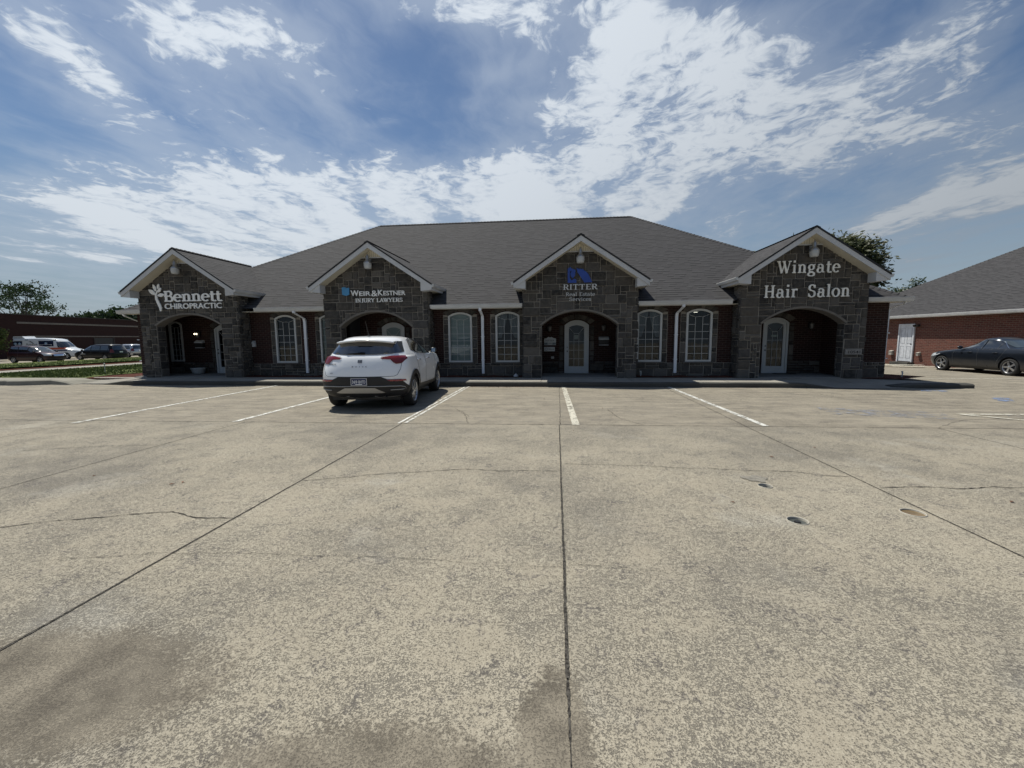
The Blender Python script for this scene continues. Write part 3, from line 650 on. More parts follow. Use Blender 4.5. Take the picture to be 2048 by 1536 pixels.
for (a, b), (d0, d1, _) in zip(REC, DOORS):
    k += 1; lo = lambda x, d0=d0, d1=d1: 9 if d0-.02 < x < d1+.02 else -9
    ashlar(q, a, d0-.03, .16, .60, face_y(D_-.004), 140+k, cell=.09, hr=(1,3)); ashlar(q, d1+.03, b, .16, .60, face_y(D_-.004), 160+k, cell=.09, hr=(1,3))
    ashlar(q, d0-.20, d0-.03, .60, 1.9, face_y(D_-.004), 180+k, wr=(2,2), hr=(2,4)); ashlar(q, d1+.03, d1+.20, .60, 1.9, face_y(D_-.004), 190+k, wr=(2,2), hr=(2,4))
    for i in range(9):
        A = arch(d0-.04, d1+.04, DZS+.03, DZA+.05, 40); Bq = arch(d0-.21, d1+.21, 2.05, 2.28, 40); t0, t1 = i/9+.008, (i+1)/9-.008
        q.prism([A[int(t0*40)], A[int(round(t1*40))], Bq[int(round(t1*40))], Bq[int(t0*40)]], lambda x, z: (x, D_-.004, z), lambda x, z: (x, D_-.03, z), tone=random.Random(i+k).random())
ashlar(q, B_, 27.9, .12, .6, lambda y, z, d: (10.374+d, y, z), 301, cell=.09); ashlar(q, B_, 27.9, .12, .6, lambda y, z, d: (-15.704-d, y, z), 302, cell=.09)
ashlar(q, 10.17, 10.36, .6, 2.5, face_y(B_-.004), 303, wr=(2,2), hr=(2,3)) if False else None
part(q, 'stone_trim', M_STONE)
q = MB()                                     # mortar backing under the stone trim
for a, b in segs: q.box(a, b, B_-.003, B_-.001, .01, .60)
for w0, w1 in WINS:
    q.box(w0-.21, w0-.03, B_-.003, B_-.001, .60, 2.28); q.box(w1+.03, w1+.21, B_-.003, B_-.001, .60, 2.28)
part(q, 'mortar_backing', M_MORTAR)
# sills
q = MB()
M_SILL = mat('sill_stone', lambda t: m_conc(t, (.13,.12,.11), (.07,.065,.06)))

# ---- windows: frame, pane, blind or curtain
def window(w0, w1, Y, kind, zs=WZS, za=WZA, z0=WZ0):
    q = MB(); A = arch(w0-.03, w1+.03, zs+.02, za+.03, 18); Bq = arch(w0+.035, w1-.035, zs-.01, za-.035, 18)
    outer = [(w0-.03, z0-.03)]+A+[(w1+.03, z0-.03)]; inner = [(w0+.035, z0+.03)]+Bq+[(w1-.035, z0+.03)]
    for i in range(len(outer)):
        jn = (i+1) % len(outer); a, b, c, d = outer[i], outer[jn], inner[jn], inner[i]
        y0, y1 = Y-.035, Y+.05
        q.face([(a[0],y0,a[1]),(b[0],y0,b[1]),(c[0],y0,c[1]),(d[0],y0,d[1])]); q.face([(d[0],y0,d[1]),(c[0],y0,c[1]),(c[0],y1,c[1]),(d[0],y1,d[1])]); q.face([(a[0],y0,a[1]),(a[0],y1,a[1]),(b[0],y1,b[1]),(b[0],y0,b[1])])
    fr = part(q, 'window', M_FRAME)
    if Y == B_: q = MB(); q.box(w0-.10, w1+.10, B_-.075, B_-.001, .585, .632); q.build('stone_sill', M_SILL, fr)
    q = MB(); x1_, x2_ = w0+(w1-w0)*.35, w0+(w1-w0)*.655; t_ = .0055; ym = Y+.012
    zt = z0+.86*(za-z0); rows_ = [z0+(za-z0)*v for v in (.145,.287,.43,.574,.716)]
    for x in (x1_, x2_): q.box(x-t_, x+t_, ym, ym+.016, z0+.03, zt)
    for i, z in enumerate(rows_):
        if i < 4: q.box(w0+.035, w1-.035, ym+.002, ym+.014, z-t_, z+t_)
        else:
            q.box(w0+.035, x1_, ym+.002, ym+.014, z-t_, z+t_); q.box(x2_, w1-.035, ym+.002, ym+.014, z-t_, z+t_)
    q.tube([(x1_, ym+.008, zt), ((x1_+x2_)/2, ym+.008, zt+.015), (x2_, ym+.008, zt)], .006, 4)
    q.tube([(x1_, ym+.008, zt), (w0+.045, ym+.008, zs-.03)], .006, 4); q.tube([(x2_, ym+.008, zt), (w1-.045, ym+.008, zs-.03)], .006, 4)
    q.build('muntins', M_FRAME, fr)
    q = MB(); q.face([(x, Y+.032, z) for x, z in [(w0, z0)]+arch(w0, w1, zs, za)+[(w1, z0)]]); q.build('pane', M_GLASS, fr, recalc=False)
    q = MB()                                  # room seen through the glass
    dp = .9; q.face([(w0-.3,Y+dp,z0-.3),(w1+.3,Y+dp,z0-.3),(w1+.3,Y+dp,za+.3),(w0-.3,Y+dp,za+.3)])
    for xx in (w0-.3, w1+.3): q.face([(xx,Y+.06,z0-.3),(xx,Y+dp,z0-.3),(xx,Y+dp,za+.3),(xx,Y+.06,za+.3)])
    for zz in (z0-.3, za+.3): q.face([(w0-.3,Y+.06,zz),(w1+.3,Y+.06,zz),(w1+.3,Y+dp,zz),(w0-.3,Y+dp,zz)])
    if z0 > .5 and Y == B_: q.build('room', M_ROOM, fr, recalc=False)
    if kind == 'blind':
        q = MB(); q.face([(w0-.02,Y+.075,z0),(w1+.02,Y+.075,z0),(w1+.02,Y+.075,za+.02),(w0-.02,Y+.075,za+.02)]); q.build('blind', M_BLIND, fr, recalc=False)
    elif kind == 'curtain':
        q = MB(); cx = (w0+w1)/2; hw = (w1-w0)/2
        for s in (-1, 1):
            rows = []
            for i in range(15):
                z = za-(za-z0)*.52*i/14; f_ = (i/14)**1.6; row = []
                for c in range(33):
                    u = c/32; xin = .02+f_*hw*.55; x = cx+s*(xin+(hw+.04-xin)*u); row.append((x, Y+.12+.018*math.sin(u*34+f_*2), z))
                rows.append(row)
            q.grid(rows)
        q.build('curtain', M_CURT, fr, smooth=True, recalc=False)
    elif kind == 'lit':
        q = MB(); q.lathe([(.001, za-.06), (.07, za-.06)], c=((w0+w1)/2, Y+.4, 0), n=16)
        q.build('ceiling_light', mat('lit_bulb', lambda t: pbr(t, (1,1,1), .5, emis=(1,.93,.78,1), es=6)), fr, recalc=False)
    return fr
for (w0, w1), kd in zip(WINS, ('dark','blind','blind','curtain','curtain','lit')): window(w0, w1, B_, kd)
window(-15.42, -14.9, D_, 'dark', 2.1, 2.2)
# ---- doors
def door(d0, d1, kind):
    W_, H_ = d1-d0, DZA-DZ0; gx0, gx1 = d0+.18*W_, d1-.19*W_; gz0, gzs, gza = DZ0+.125*H_, DZ0+.865*H_, DZ0+.905*H_
    q = MB(); loops = [[(d0, DZ0), (d1, DZ0)]+arch(d0, d1, DZS, DZA, 16)[::-1], [(gx0, gz0), (gx1, gz0)]+arch(gx0, gx1, gzs, gza, 12)[::-1]]
    V2, F2 = cdt_faces(loops)
    for f in F2: q.face([(V2[i].x, D_-.012, V2[i].y) for i in f])
    # casing, a proud band round the leaf
    A = [(d0, DZ0)]+arch(d0, d1, DZS, DZA, 16)+[(d1, DZ0)]; cw = .065
    Bq = [(d0+cw, DZ0)]+arch(d0+cw, d1-cw, DZS-.01, DZA-cw, 16)+[(d1-cw, DZ0)]
    for i in range(len(A)-1):
        a, b, c, d = A[i], A[i+1], Bq[i+1], Bq[i]
        q.face([(a[0],D_-.045,a[1]),(b[0],D_-.045,b[1]),(c[0],D_-.045,c[1]),(d[0],D_-.045,d[1])]); q.face([(d[0],D_-.045,d[1]),(c[0],D_-.045,c[1]),(c[0],D_-.012,c[1]),(d[0],D_-.012,d[1])]); q.face([(a[0],D_-.045,a[1]),(a[0],D_,a[1]),(b[0],D_,b[1]),(b[0],D_-.045,b[1])])
    rim = [(gx0, gz0)]+arch(gx0, gx1, gzs, gza, 12)+[(gx1, gz0)]
    for i in range(len(rim)):
        a, b = rim[i], rim[(i+1) % len(rim)]; q.face([(a[0],D_-.012,a[1]),(b[0],D_-.012,b[1]),(b[0],D_+.03,b[1]),(a[0],D_+.03,a[1])])
    dr_ = part(q, 'door', M_DOOR, recalc=False)
    q = MB(); t_ = .0055; x1_, x2_ = gx0+.34*(gx1-gx0), gx0+.66*(gx1-gx0); zt = DZ0+.75*H_; ym = D_+.002
    for x in (x1_, x2_): q.box(x-t_, x+t_, ym, ym+.014, gz0, zt)
    for v in (.27,.434,.594): q.box(gx0, gx1, ym+.002, ym+.012, DZ0+v*H_-t_, DZ0+v*H_+t_)
    q.box(x1_, x2_, ym+.002, ym+.012, zt-t_, zt+t_)
    q.tube([(x1_, ym+.007, zt), (gx0+.01, ym+.007, gzs-.01)], .007, 4); q.tube([(x2_, ym+.007, zt), (gx1-.01, ym+.007, gzs-.01)], .007, 4)
    q.build('muntins', M_DOOR, dr_)
    q = MB(); q.face([(x, D_+.02, z) for x, z in [(gx0, gz0)]+arch(gx0, gx1, gzs, gza)+[(gx1, gz0)]]); q.build('pane', M_GLASS, dr_, recalc=False)
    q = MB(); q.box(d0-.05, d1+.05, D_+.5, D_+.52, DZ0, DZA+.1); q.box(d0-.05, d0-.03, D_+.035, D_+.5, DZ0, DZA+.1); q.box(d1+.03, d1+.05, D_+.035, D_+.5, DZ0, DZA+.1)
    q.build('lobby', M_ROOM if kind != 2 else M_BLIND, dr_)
    if kind == 2: q = MB(); q.face([(gx0,D_+.05,gz0),(gx1,D_+.05,gz0),(gx1,D_+.05,gza),(gx0,D_+.05,gza)]); q.build('blind', M_BLIND, dr_, recalc=False)
    q = MB(); hx = d0+.10
    for z, r in ((DZ0+.415*H_, .022), (DZ0+.49*H_, .017)):
        q.lathe([(.001,.05),(r*.8,.045),(r,.03),(r*.5,.012),(r*1.1,.0)], n=14, M=Matrix.Rotation(R_(90), 4, 'X'), c=(hx, D_-.012, z))
    q.build('handle', M_METAL, dr_, smooth=True)
    if kind in (1, 3):                        # papers taped inside the glass
        q = MB(); pz = DZ0+.64*H_
        q.box(x1_+.02, x2_-.02, D_+.024, D_+.027, pz, pz+.15) if kind == 1 else q.box(x1_-.03, x2_+.03, D_+.024, D_+.027, DZ0+.655*H_, DZ0+.69*H_)
        q.build('notice', simple('paper', (.45,.48,.42), .8), dr_)
    q = MB(); q.box(d0-.03, d1+.03, D_-.09, D_+.0, DZ0-.03, DZ0-.002); q.build('threshold', M_GALV, dr_)
    return dr_
for d0, d1, kd in DOORS: door(d0, d1, kd)

# ---- porticos
def portico(ix, cx, hw, ox0, ox1, zs, za, rec):
    xl, xr = cx-hw, cx+hw; T = .34
    und = lambda x: 4.50-GS*abs(x-cx)               # underside of the gable
    top = lambda x: min(und(x), 4.17)
    az = archz(ox0, ox1, zs, za)
    # core
    q = MB(); gpts = []
    for x, z in ((xr, top(xr)), (cx+.49, 4.17), (cx-.49, 4.17), (xl, top(xl))): gpts.append((x, z))
    ol = [(xl, .0), (ox0, .0)]+arch(ox0, ox1, zs, za, 24)+[(ox1, .0), (xr, .0)]+gpts
    V2, F2 = cdt_faces([ol])
    for Y in (F_, F_+T):
        for f in F2: q.face([(V2[i].x, Y, V2[i].y) for i in f])
    cur = [(ox0, .0)]+arch(ox0, ox1, zs, za, 24)+[(ox1, .0)]
    for a, b in zip(cur[:-1], cur[1:]): q.face([(a[0],F_,a[1]),(b[0],F_,b[1]),(b[0],F_+T,b[1]),(a[0],F_+T,a[1])])
    sl_ = [xr] if ix == 0 else [xl, xr]
    for xx in (xl, xr): q.face([(xx,F_,0),(xx,B_+(.0 if xx in sl_ else -.05),0),(xx,B_,3.3),(xx,F_,3.3)])
    q.box(xl+.002, rec[0], F_+T+.002, B_+.5, 2.4, 2.45); 
    core = part(q, 'portico', M_MORTAR, recalc=False)
    # stones
    q = MB(); s = 1000*ix+7
    ashlar(q, xl-.02, xr+.02, .13, 4.2, face_y(F_-.001), s, f=lambda x: (az(x)+.055 if ox0 < x < ox1 else (zs+.0 if False else -9)), g=top, rel=(.012,.035))
    for xx, sg, sd_ in ((xl, -1, 1), (xr, 1, 2)): ashlar(q, F_, B_-.003, .13, 3.25, (lambda y, z, d, xx=xx, sg=sg: (xx+sg*(d+.001), y, z)), s+sd_, rel=(.015,.06), wr=(2,4))
    for xx, sg, sd_ in ((ox0, 1, 3), (ox1, -1, 4)): ashlar(q, F_+.01, F_+T, .16, zs-.02, (lambda y, z, d, xx=xx, sg=sg: (xx+sg*(d*.6+.001), y, z)), s+sd_, rel=(.012,.03))
    q.build('stonework', M_STONE, core)
    # smooth voussoir band along the arch edge
    q = MB(); rb = random.Random(s); A = arch(ox0, ox1, zs, za, 60); Bq = arch(ox0-.06, ox1+.06, zs+.03, za+.062, 60); i = 0
    while i < 60:
        j_ = min(60, i+rb.randint(3, 6)); tn = .8+.2*rb.random(); e = rb.uniform(.0,.012)
        for m_ in range(i, j_):
            a, b, c, d = A[m_], A[m_+1], Bq[m_+1], Bq[m_]
            y0 = F_-.026-e
            q.face([(a[0],y0,a[1]),(b[0],y0,b[1]),(c[0],y0,c[1]),(d[0],y0,d[1])], tone=tn); q.face([(a[0],y0,a[1]),(a[0],F_+T-.01,a[1]-.012),(b[0],F_+T-.01,b[1]-.012),(b[0],y0,b[1])], tone=tn*.8)
        i = j_
    q.build('arch_band', mat('arch_stone', lambda t: m_conc(t, (.20,.185,.165), (.09,.085,.08))), core)
    # porch floor + ceiling
    q = MB(); q.box(max(rec[0], ox0) if ix else -15.5, min(rec[1], ox1+.3), F_+.03, D_-.001, .02, .165); q.build('porch_floor', M_FLOOR, core)
    q = MB(); q.box(-15.5 if ix == 0 else rec[0]+.003, rec[1]-.003, F_+T+.003, D_-.003, 2.62, 2.66); q.build('porch_ceiling', M_CREAM, core)
    # gable roof
    RZ = 4.63; yr0, ov = 13.53, hw+.28 if ix else hw+.24; ez = RZ-GS*ov; ybk = lambda z: 14.1+(z-EZ)/SLP
    q = MB(); th = .035; Lr = math.hypot(ov, GS*ov)
    for sg in (-1, 1):
        ex = cx+sg*ov; yb0, yb1 = ybk(RZ), ybk(ez)
        q.face([(cx,yr0,RZ),(ex,yr0,ez),(ex,yb1,ez),(cx,yb0,RZ)], [(yr0,Lr),(yr0,0),(yb1,0),(yb0,Lr)])
    rf = q.build('gable_roof', M_SHING, core, recalc=False)
    q = MB()
    for sg in (-1, 1):                             # black drip edge and shingle butts along the rake
        ex = cx+sg*(ov+.01)
        q.prism([(0,.006),(0,-.045),(1,-.045),(1,.006)], (lambda a, b: (cx+(ex-cx)*a, yr0-.028, RZ-GS*ov*a+b+.004)), (lambda a, b: (cx+(ex-cx)*a, yr0+.012, RZ-GS*ov*a+b-.002)))
    q.build('drip_edge', M_DARK, core)
    q = MB(); y0 = yr0-.012
    for sg in (-1, 1):                             # rake board
        ex = cx+sg*ov
        q.face([(cx,y0,RZ-.045),(ex,y0,ez-.045),(ex,y0,ez-.19),(cx,y0,RZ-.21)]); q.face([(cx,y0,RZ-.21),(ex,y0,ez-.19),(ex,y0+.025,ez-.19),(cx,y0+.025,RZ-.21)])
        # boxed return at the foot of the rake
        wx = cx+sg*(hw+.005); lo = ez-.19
        po = [(ex, ez-.05), (wx, RZ-GS*hw-.12), (wx-sg*.12, RZ-GS*hw-.06), (wx-sg*.12, lo+.0), (wx, lo-.0), (ex, lo+.02)]
        po = [(ex, ez-.06), (wx-sg*.10, RZ-GS*(hw-.10)-.20), (wx-sg*.10, lo-.03), (ex-sg*.02, lo-.0)]
        q.prism(po, lambda x, z: (x, y0+.026, z), lambda x, z: (x, F_-.06, z))
        # eave fascia running back
        q.box(min(ex,ex-sg*.02), max(ex,ex-sg*.02), y0+.03, ybk(ez)+.1, lo, ez-.03)
    q.build('fascia', M_TRIM, core)
    q = MB()
    for sg in (-1, 1):                             # sloped rake soffit and flat eave soffit
        ex = cx+sg*ov; wx = cx+sg*hw; lo = ez-.19
        q.face([(cx,y0+.02,RZ-.20),(ex,y0+.02,ez-.185),(ex,F_+.01,ez-.185),(cx,F_+.01,RZ-.20)])
        q.face([(wx-sg*.05,F_-.05,lo+.01),(ex,F_-.05,lo+.01),(ex,ybk(ez)+.1,lo+.01),(wx-sg*.05,ybk(ez)+.1,lo+.01)])
    q.build('soffit', M_CREAM, core, recalc=False)
    q = MB(); tz = 4.185; q.prism([(cx-.50,tz),(cx+.50,tz),(cx,4.51)], lambda x, z: (x, F_-.05, z), lambda x, z: (x, F_-.01, z)); q.build('gable_panel', M_PANEL, core)
    q = MB(); q.box(cx-.50, cx+.50, F_-.08, F_-.052, tz-.03, tz); q.build('panel_trim', M_TRIM, core)
    q = MB()
    for sg in (-1, 1):                             # side gutters
        ex = cx+sg*ov; pr = [(0,0),(sg*.085,-.002),(sg*.085,-.02),(sg*.06,-.09),(0,-.09)]
        q.prism(pr, lambda x, z: (ex+x+sg*.002, yr0-.02, ez-.012+z), lambda x, z: (ex+x+sg*.002, ybk(ez)+.05, ez-.012+z))
    q.build('gutter', M_GUTTER, core)
    return core
for i, p in enumerate(PORT): portico(i, *p)

# ---- main hip roof with ridge caps
q = MB(); X0, X1, Y0, Y1 = -15.98, 10.67, 14.08, 28.4; hd = (Y1-Y0)/2; RZ = EZ+SLP*hd; ra, rb_ = X0+hd, X1-hd; L = math.hypot(hd, SLP*hd)
q.face([(X0,Y0,EZ),(X1,Y0,EZ),(rb_,Y0+hd,RZ),(ra,Y0+hd,RZ)], [(X0,0),(X1,0),(rb_,L),(ra,L)])
q.face([(X1,Y1,EZ),(X0,Y1,EZ),(ra,Y0+hd,RZ),(rb_,Y0+hd,RZ)], [(X1,0),(X0,0),(ra,L),(rb_,L)])
q.face([(X0,Y1,EZ),(X0,Y0,EZ),(ra,Y0+hd,RZ)], [(Y1,0),(Y0,0),(Y0+hd,L)])
q.face([(X1,Y0,EZ),(X1,Y1,EZ),(rb_,Y0+hd,RZ)], [(Y0,0),(Y1,0),(Y0+hd,L)])
rf = part(q, 'roof', M_SHING, recalc=False)
q = MB()
def cap(a, b, mb, w_=.13):
    a, b = Vector(a), Vector(b); n = int((b-a).length/.16); d = (b-a).normalized(); s = d.cross(Vector((0,0,1))).normalized(); u = s.cross(d)
    for i in range(n):
        p, p2 = a.lerp(b, i/n)+u*.022, a.lerp(b, (i+1)/n)+u*.010
        for sg in (-1, 1): mb.face([p, p2, p2+s*sg*w_-u*w_*.5, p+s*sg*w_-u*w_*.5+u*.0], [(i*3.7+.1,.05),(i*3.7+.1,.13),(i*3.7+.2,.13),(i*3.7+.2,.05)], tone=.5)
cap((X0,Y0,EZ),(ra,Y0+hd,RZ),q); cap((X1,Y0,EZ),(rb_,Y0+hd,RZ),q); cap((ra,Y0+hd,RZ),(rb_,Y0+hd,RZ),q)
q.build('ridge_caps', M_SHING, rf, recalc=False)
q = MB()
for (cx, hw, *_r) in PORT: cap((cx,13.52,4.63),(cx,14.1+(4.63-EZ)/SLP,4.63),q,.12)
q.build('ridge_caps', M_SHING, rf, recalc=False)
q = MB()
for a, b in ((-15.7,-14.95),(-11.15,-7.92),(-4.28,-1.06),(2.58,5.72),(9.36,10.67)): q.box(a-.25 if a == -15.7 else a, b, 14.1, B_+.0, 2.46, 2.475)
q.box(X0+.02, -15.7, B_, 28.3, 2.46, 2.475); q.box(10.37, X1-.02, B_, 28.3, 2.46, 2.475)
part(q, 'soffit', M_CREAM)
def gutter(a, b, par=None):
    q = MB(); pr = [(0,.02),(-.085,.02),(-.085,.0),(-.06,-.09),(0,-.09)]
    q.prism(pr, lambda y, z: (a, Y0+.0+y, EZ-.01+z), lambda y, z: (b, Y0+y, EZ-.01+z)); q.box(a, b, Y0+.001, Y0+.02, EZ-.12, EZ-.005); q.box(a, b, Y0-.092, Y0-.084, EZ+.0, EZ+.022)
    return part(q, 'gutter', M_GUTTER)
for a, b in ((X0-.02,-14.98),(-10.6,-7.95),(-4.23,-1.1),(2.62,5.50),(9.40,X1+.02)): gutter(a, b)
for xx, sg in ((X0,-1),(X1,1)): q = MB(); q.box(min(xx,xx+sg*.085), max(xx,xx+sg*.085), Y0+.03, Y1, EZ-.10, EZ); part(q, 'gutter', M_GUTTER)
def spout(pts, w_=.045, d_=.035):
    q = MB(); pts = [Vector(p) for p in pts]; rows = []
    for p in pts: rows.append([p+Vector((-w_,-d_,0)), p+Vector((w_,-d_,0)), p+Vector((w_,d_,0)), p+Vector((-w_,d_,0))])
    q.grid(rows, closed=True)
    o = part(q, 'downspout', M_SPOUT)
    for z in (.7, 1.5): 
        q = MB(); x, y = pts[-1].x, pts[-1].y; q.box(x-w_-.012, x+w_+.012, y-d_-.003, B_-.001, z, z+.03); q.build('strap', M_SPOUT, o)
    return o
for xt, xb in ((-9.12,-8.98), (-2.52,-2.51), (4.03,3.93)): spout([(xt, 14.045, 2.47), (xt, 14.05, 2.40), (xb, 14.40, 2.22), (xb, 14.44, 2.12), (xb, 14.44, .26)] if abs(xt-xb) > .05 else [(xt, 14.045, 2.47), (xt, 14.05, 2.38), (xb, 14.42, 2.22), (xb, 14.44, 2.12), (xb, 14.44, .24)])
spout([(9.44, 14.3, 2.25), (9.44, 14.3, .62)], .03, .035)
spout([(-15.82, 14.1, 2.46), (-15.80, 14.15, 2.38), (-15.75, 14.62, 2.2), (-15.75, 14.66, .15)], .035, .035)
spout([(10.55, 14.12, 2.46), (10.55, 14.16, 2.40), (10.44, 14.60, 2.28), (10.42, 14.62, .15)], .02, .03)
# ---- things on the walls
LAMPL = ['galvanised barn light under the gable above the chiropractic sign', 'galvanised barn light under the gable above the injury lawyers sign', 'galvanised barn light under the gable above the blue real estate sign', 'galvanised barn light under the gable above the hair salon sign']
def gable_lamp(cx, lab):
    t_ = thing('gable_lamp', lab, 'lamp', (cx, F_, 3.7), group='barn lights under the four gables')
    c = (0, -.20, .30)
    q = MB(); q.tube([(0,.0,.36),(0,-.10,.40),(0,-.20,.40)], .022, 8); q.box(-.05,.05,-.03,.0,.28,.44); q.build('arm', M_GALV, t_, smooth=False)
    q = MB(); q.lathe([(.001,.21),(.055,.21),(.06,.19),(.06,.07),(.085,.05),(.135,-.02),(.14,-.045),(.12,-.05)], c=c, n=24); q.build('housing', M_GALV, t_, smooth=True)
    q = MB(); q.lathe([(.128,-.04),(.13,-.10),(.115,-.19),(.095,-.215),(.001,-.22)], c=c, n=24); q.build('lens', M_LENS, t_, smooth=True)
    q = MB(); q.lathe([(.001,.275),(.025,.27),(.03,.21)], c=c, n=12); q.build('photocell', M_GALV, t_, smooth=True)
for (cx, *_r), lab, dx_ in zip(PORT, LAMPL, (-.18,-.12,.0,.10)): gable_lamp(cx+dx_, lab)
def mailbox(x, lab):
    t_ = thing('mailbox', lab, 'mailbox', (x, D_-.0, 1.17), group='wall mailboxes by the doors')
    q = MB(); q.box(-.17,.17,-.11,-.0,.05,.21); q.build('body', M_BLACK, t_)
    q = MB(); q.prism([(-.0,.31),(-.0,.20),(-.125,.20),(-.12,.24)], lambda y, z: (-.178, y, z), lambda y, z: (.178, y, z)); q.build('lid', M_TRIM, t_)
    q = MB(); q.box(-.172,.172,-.10,-.07,.0,.022); q.box(-.172,-.15,-.07,.0,.0,.02); q.box(.15,.172,-.07,.0,.0,.02); q.build('paper_holder', M_TRIM, t_)
mailbox(1.71, 'black and white wall mailbox right of the middle door under the blue sign')
mailbox(-14.12, 'black and white wall mailbox in the dark porch under the chiropractic sign')
def sconce(x, lab, z=1.8, lit=False):
    t_ = thing('wall_sconce', lab, 'lamp', (x, D_, z), group='porch wall sconces')
    q = MB(); q.box(-.05,.05,-.02,0,-.08,.1); q.tube([(0,-.01,.08),(0,-.08,.12),(0,-.11,.09)], .012, 6); q.build('bracket', M_METAL, t_)
    q = MB(); q.lathe([(.001,.10),(.075,.06),(.08,.05),(.06,-.09),(.03,-.12),(.001,-.13)], c=(0,-.11,0), n=8); q.build('lantern', mat('seeded_glass', lambda t: pbr(t, (.10,.10,.10), .3)), t_)
    if lit:
        q = MB(); e = mat('lit_lamp', lambda t: pbr(t, (1,1,1), .5, emis=(1,.86,.6,1), es=5))
        for s in (-1, 1): q.lathe([(.001,.035),(.02,.02),(.02,-.01),(.001,-.03)], c=(s*.045,-.20,0), n=10)
        q.build('bulb', e, t_, smooth=True)
sconce(-.23, 'dark wall sconce left of the middle door under the blue sign'); sconce(1.70, 'dark wall sconce right of the middle door above the mailbox')
sconce(-14.13, 'wall sconce with two lit bulbs in the dark porch under the chiropractic sign', 1.72, True)
sconce(8.65, 'dark wall sconce at the back of the hair salon porch')
t_ = thing('planter', 'round pale planter bowl on the floor of the chiropractic porch', 'planter', (-14.0, D_-.35, .165))
q = MB(); q.lathe([(.001,0),(.16,0),(.20,.04),(.25,.20),(.265,.235),(.24,.235),(.20,.19),(.001,.18)], n=28); q.build('bowl', simple('glazed_pot', (.35,.37,.38), .35, vary=.1), t_, smooth=True)
t_ = thing('doormat', 'dark rounded doormat in front of the hair salon door', 'mat', (7.75, 15.2, .165))
q = MB(); q.prism([(.38*math.cos(a), .2*math.sin(a)) for a in [k*math.pi/12 for k in range(24)]], lambda x, y: (x, y, .001), lambda x, y: (x, y, .016)); q.build('mat_body', M_BLACK, t_)
t_ = thing('meter_box', 'small grey utility box on the brick wall right of the chiropractic portico', 'utility box', (-11.02, B_, 1.22))
q = MB(); q.box(-.05,.05,-.09,0,0,.12); q.lathe([(.001,.03),(.04,.025),(.045,0)], c=(0,-.09,.15), n=14, M=Matrix.Rotation(R_(90),4,'X')); q.box(-.045,.045,-.05,0,.12,.22); q.build('box', simple('box_grey', (.42,.44,.45), .5), t_)
for x, lab in ((-1.35, 'low white rounded drain cap on the mulch below the curtained window'),):
    t_ = thing('drain_cap', lab, 'pipe cap', (x, 14.2, .16)); q = MB(); q.lathe([(.085,0),(.085,.03),(.05,.065),(.02,.075),(.02,.10),(.001,.105)], n=18); q.build('cap', M_TRIM, t_, smooth=True)
for (x, y, z, h), lab in (((2.78,14.2,.15,.19),'short white pipe stub beside the portico of the real estate office'), ((10.95,14.55,.1,.20),'short grey post stub in the mulch at the right end of the building'), ((-19.1,16.0,.12,.42),'thin grey marker stake in the grass left of the building')):
    t_ = thing('pipe_stub', lab, 'pipe', (x, y, z)); q = MB(); q.tube([(0,0,0),(.012,.0,h*.7),(0,0,h)], .022, 10); q.build('pipe', simple('stub_white', (.5,.52,.52), .5), t_, smooth=True)
    q = MB(); q.lathe([(.028,-.03),(.028,.0),(.001,.012)], c=(0,0,h), n=12); q.build('cap', simple('stub_white', (.5,.52,.52)), t_)
# ================================================================ lettering
def txt(mb, s, x, z, h, w_=None, Y=0, depth=.02, bold=0.0, to3=None, tone_=.5):
    """sans lettering from the built-in font: cap height h, left x, baseline z, optional total width"""
    cu = bpy.data.curves.new('t', 'FONT'); cu.body = s; cu.offset = bold; cu.resolution_u = 3; cu.fill_mode = 'FRONT'
    ob = bpy.data.objects.new('t', cu); COL.objects.link(ob); dg = bpy.context.evaluated_depsgraph_get(); me = bpy.data.meshes.new_from_object(ob.evaluated_get(dg))
    xs = [v.co.x for v in me.vertices]; mx = max(xs)-min(xs); sc = h/.70; sx = (w_/mx) if w_ else sc; x0_ = min(xs)
    f3 = to3 or (lambda a, b, d: (a, Y-d, b))
    b = len(mb.v); n = len(me.vertices)
    for d in (depth, 0):
        for v in me.vertices: mb.v.append(tuple(f3(x+(v.co.x-x0_)*sx, z+v.co.y*sc, d)))
    ec = {}
    for p in me.polygons:
        mb.f.append(tuple(b+i for i in p.vertices)); mb.uv.append([(0,0)]*len(p.vertices)); mb.mi.append(0); mb.tn.append(tone_)
        for e in p.edge_keys: ec[e] = ec.get(e, 0)+1
    for (i, j_), c in ec.items():
        if c == 1 and depth > 0: mb.f.append((b+i, b+j_, b+n+j_, b+n+i)); mb.uv.append([(0,0)]*4); mb.mi.append(0); mb.tn.append(tone_)
    bpy.data.objects.remove(ob); bpy.data.curves.remove(cu); bpy.data.meshes.remove(me)
    return mx*sx
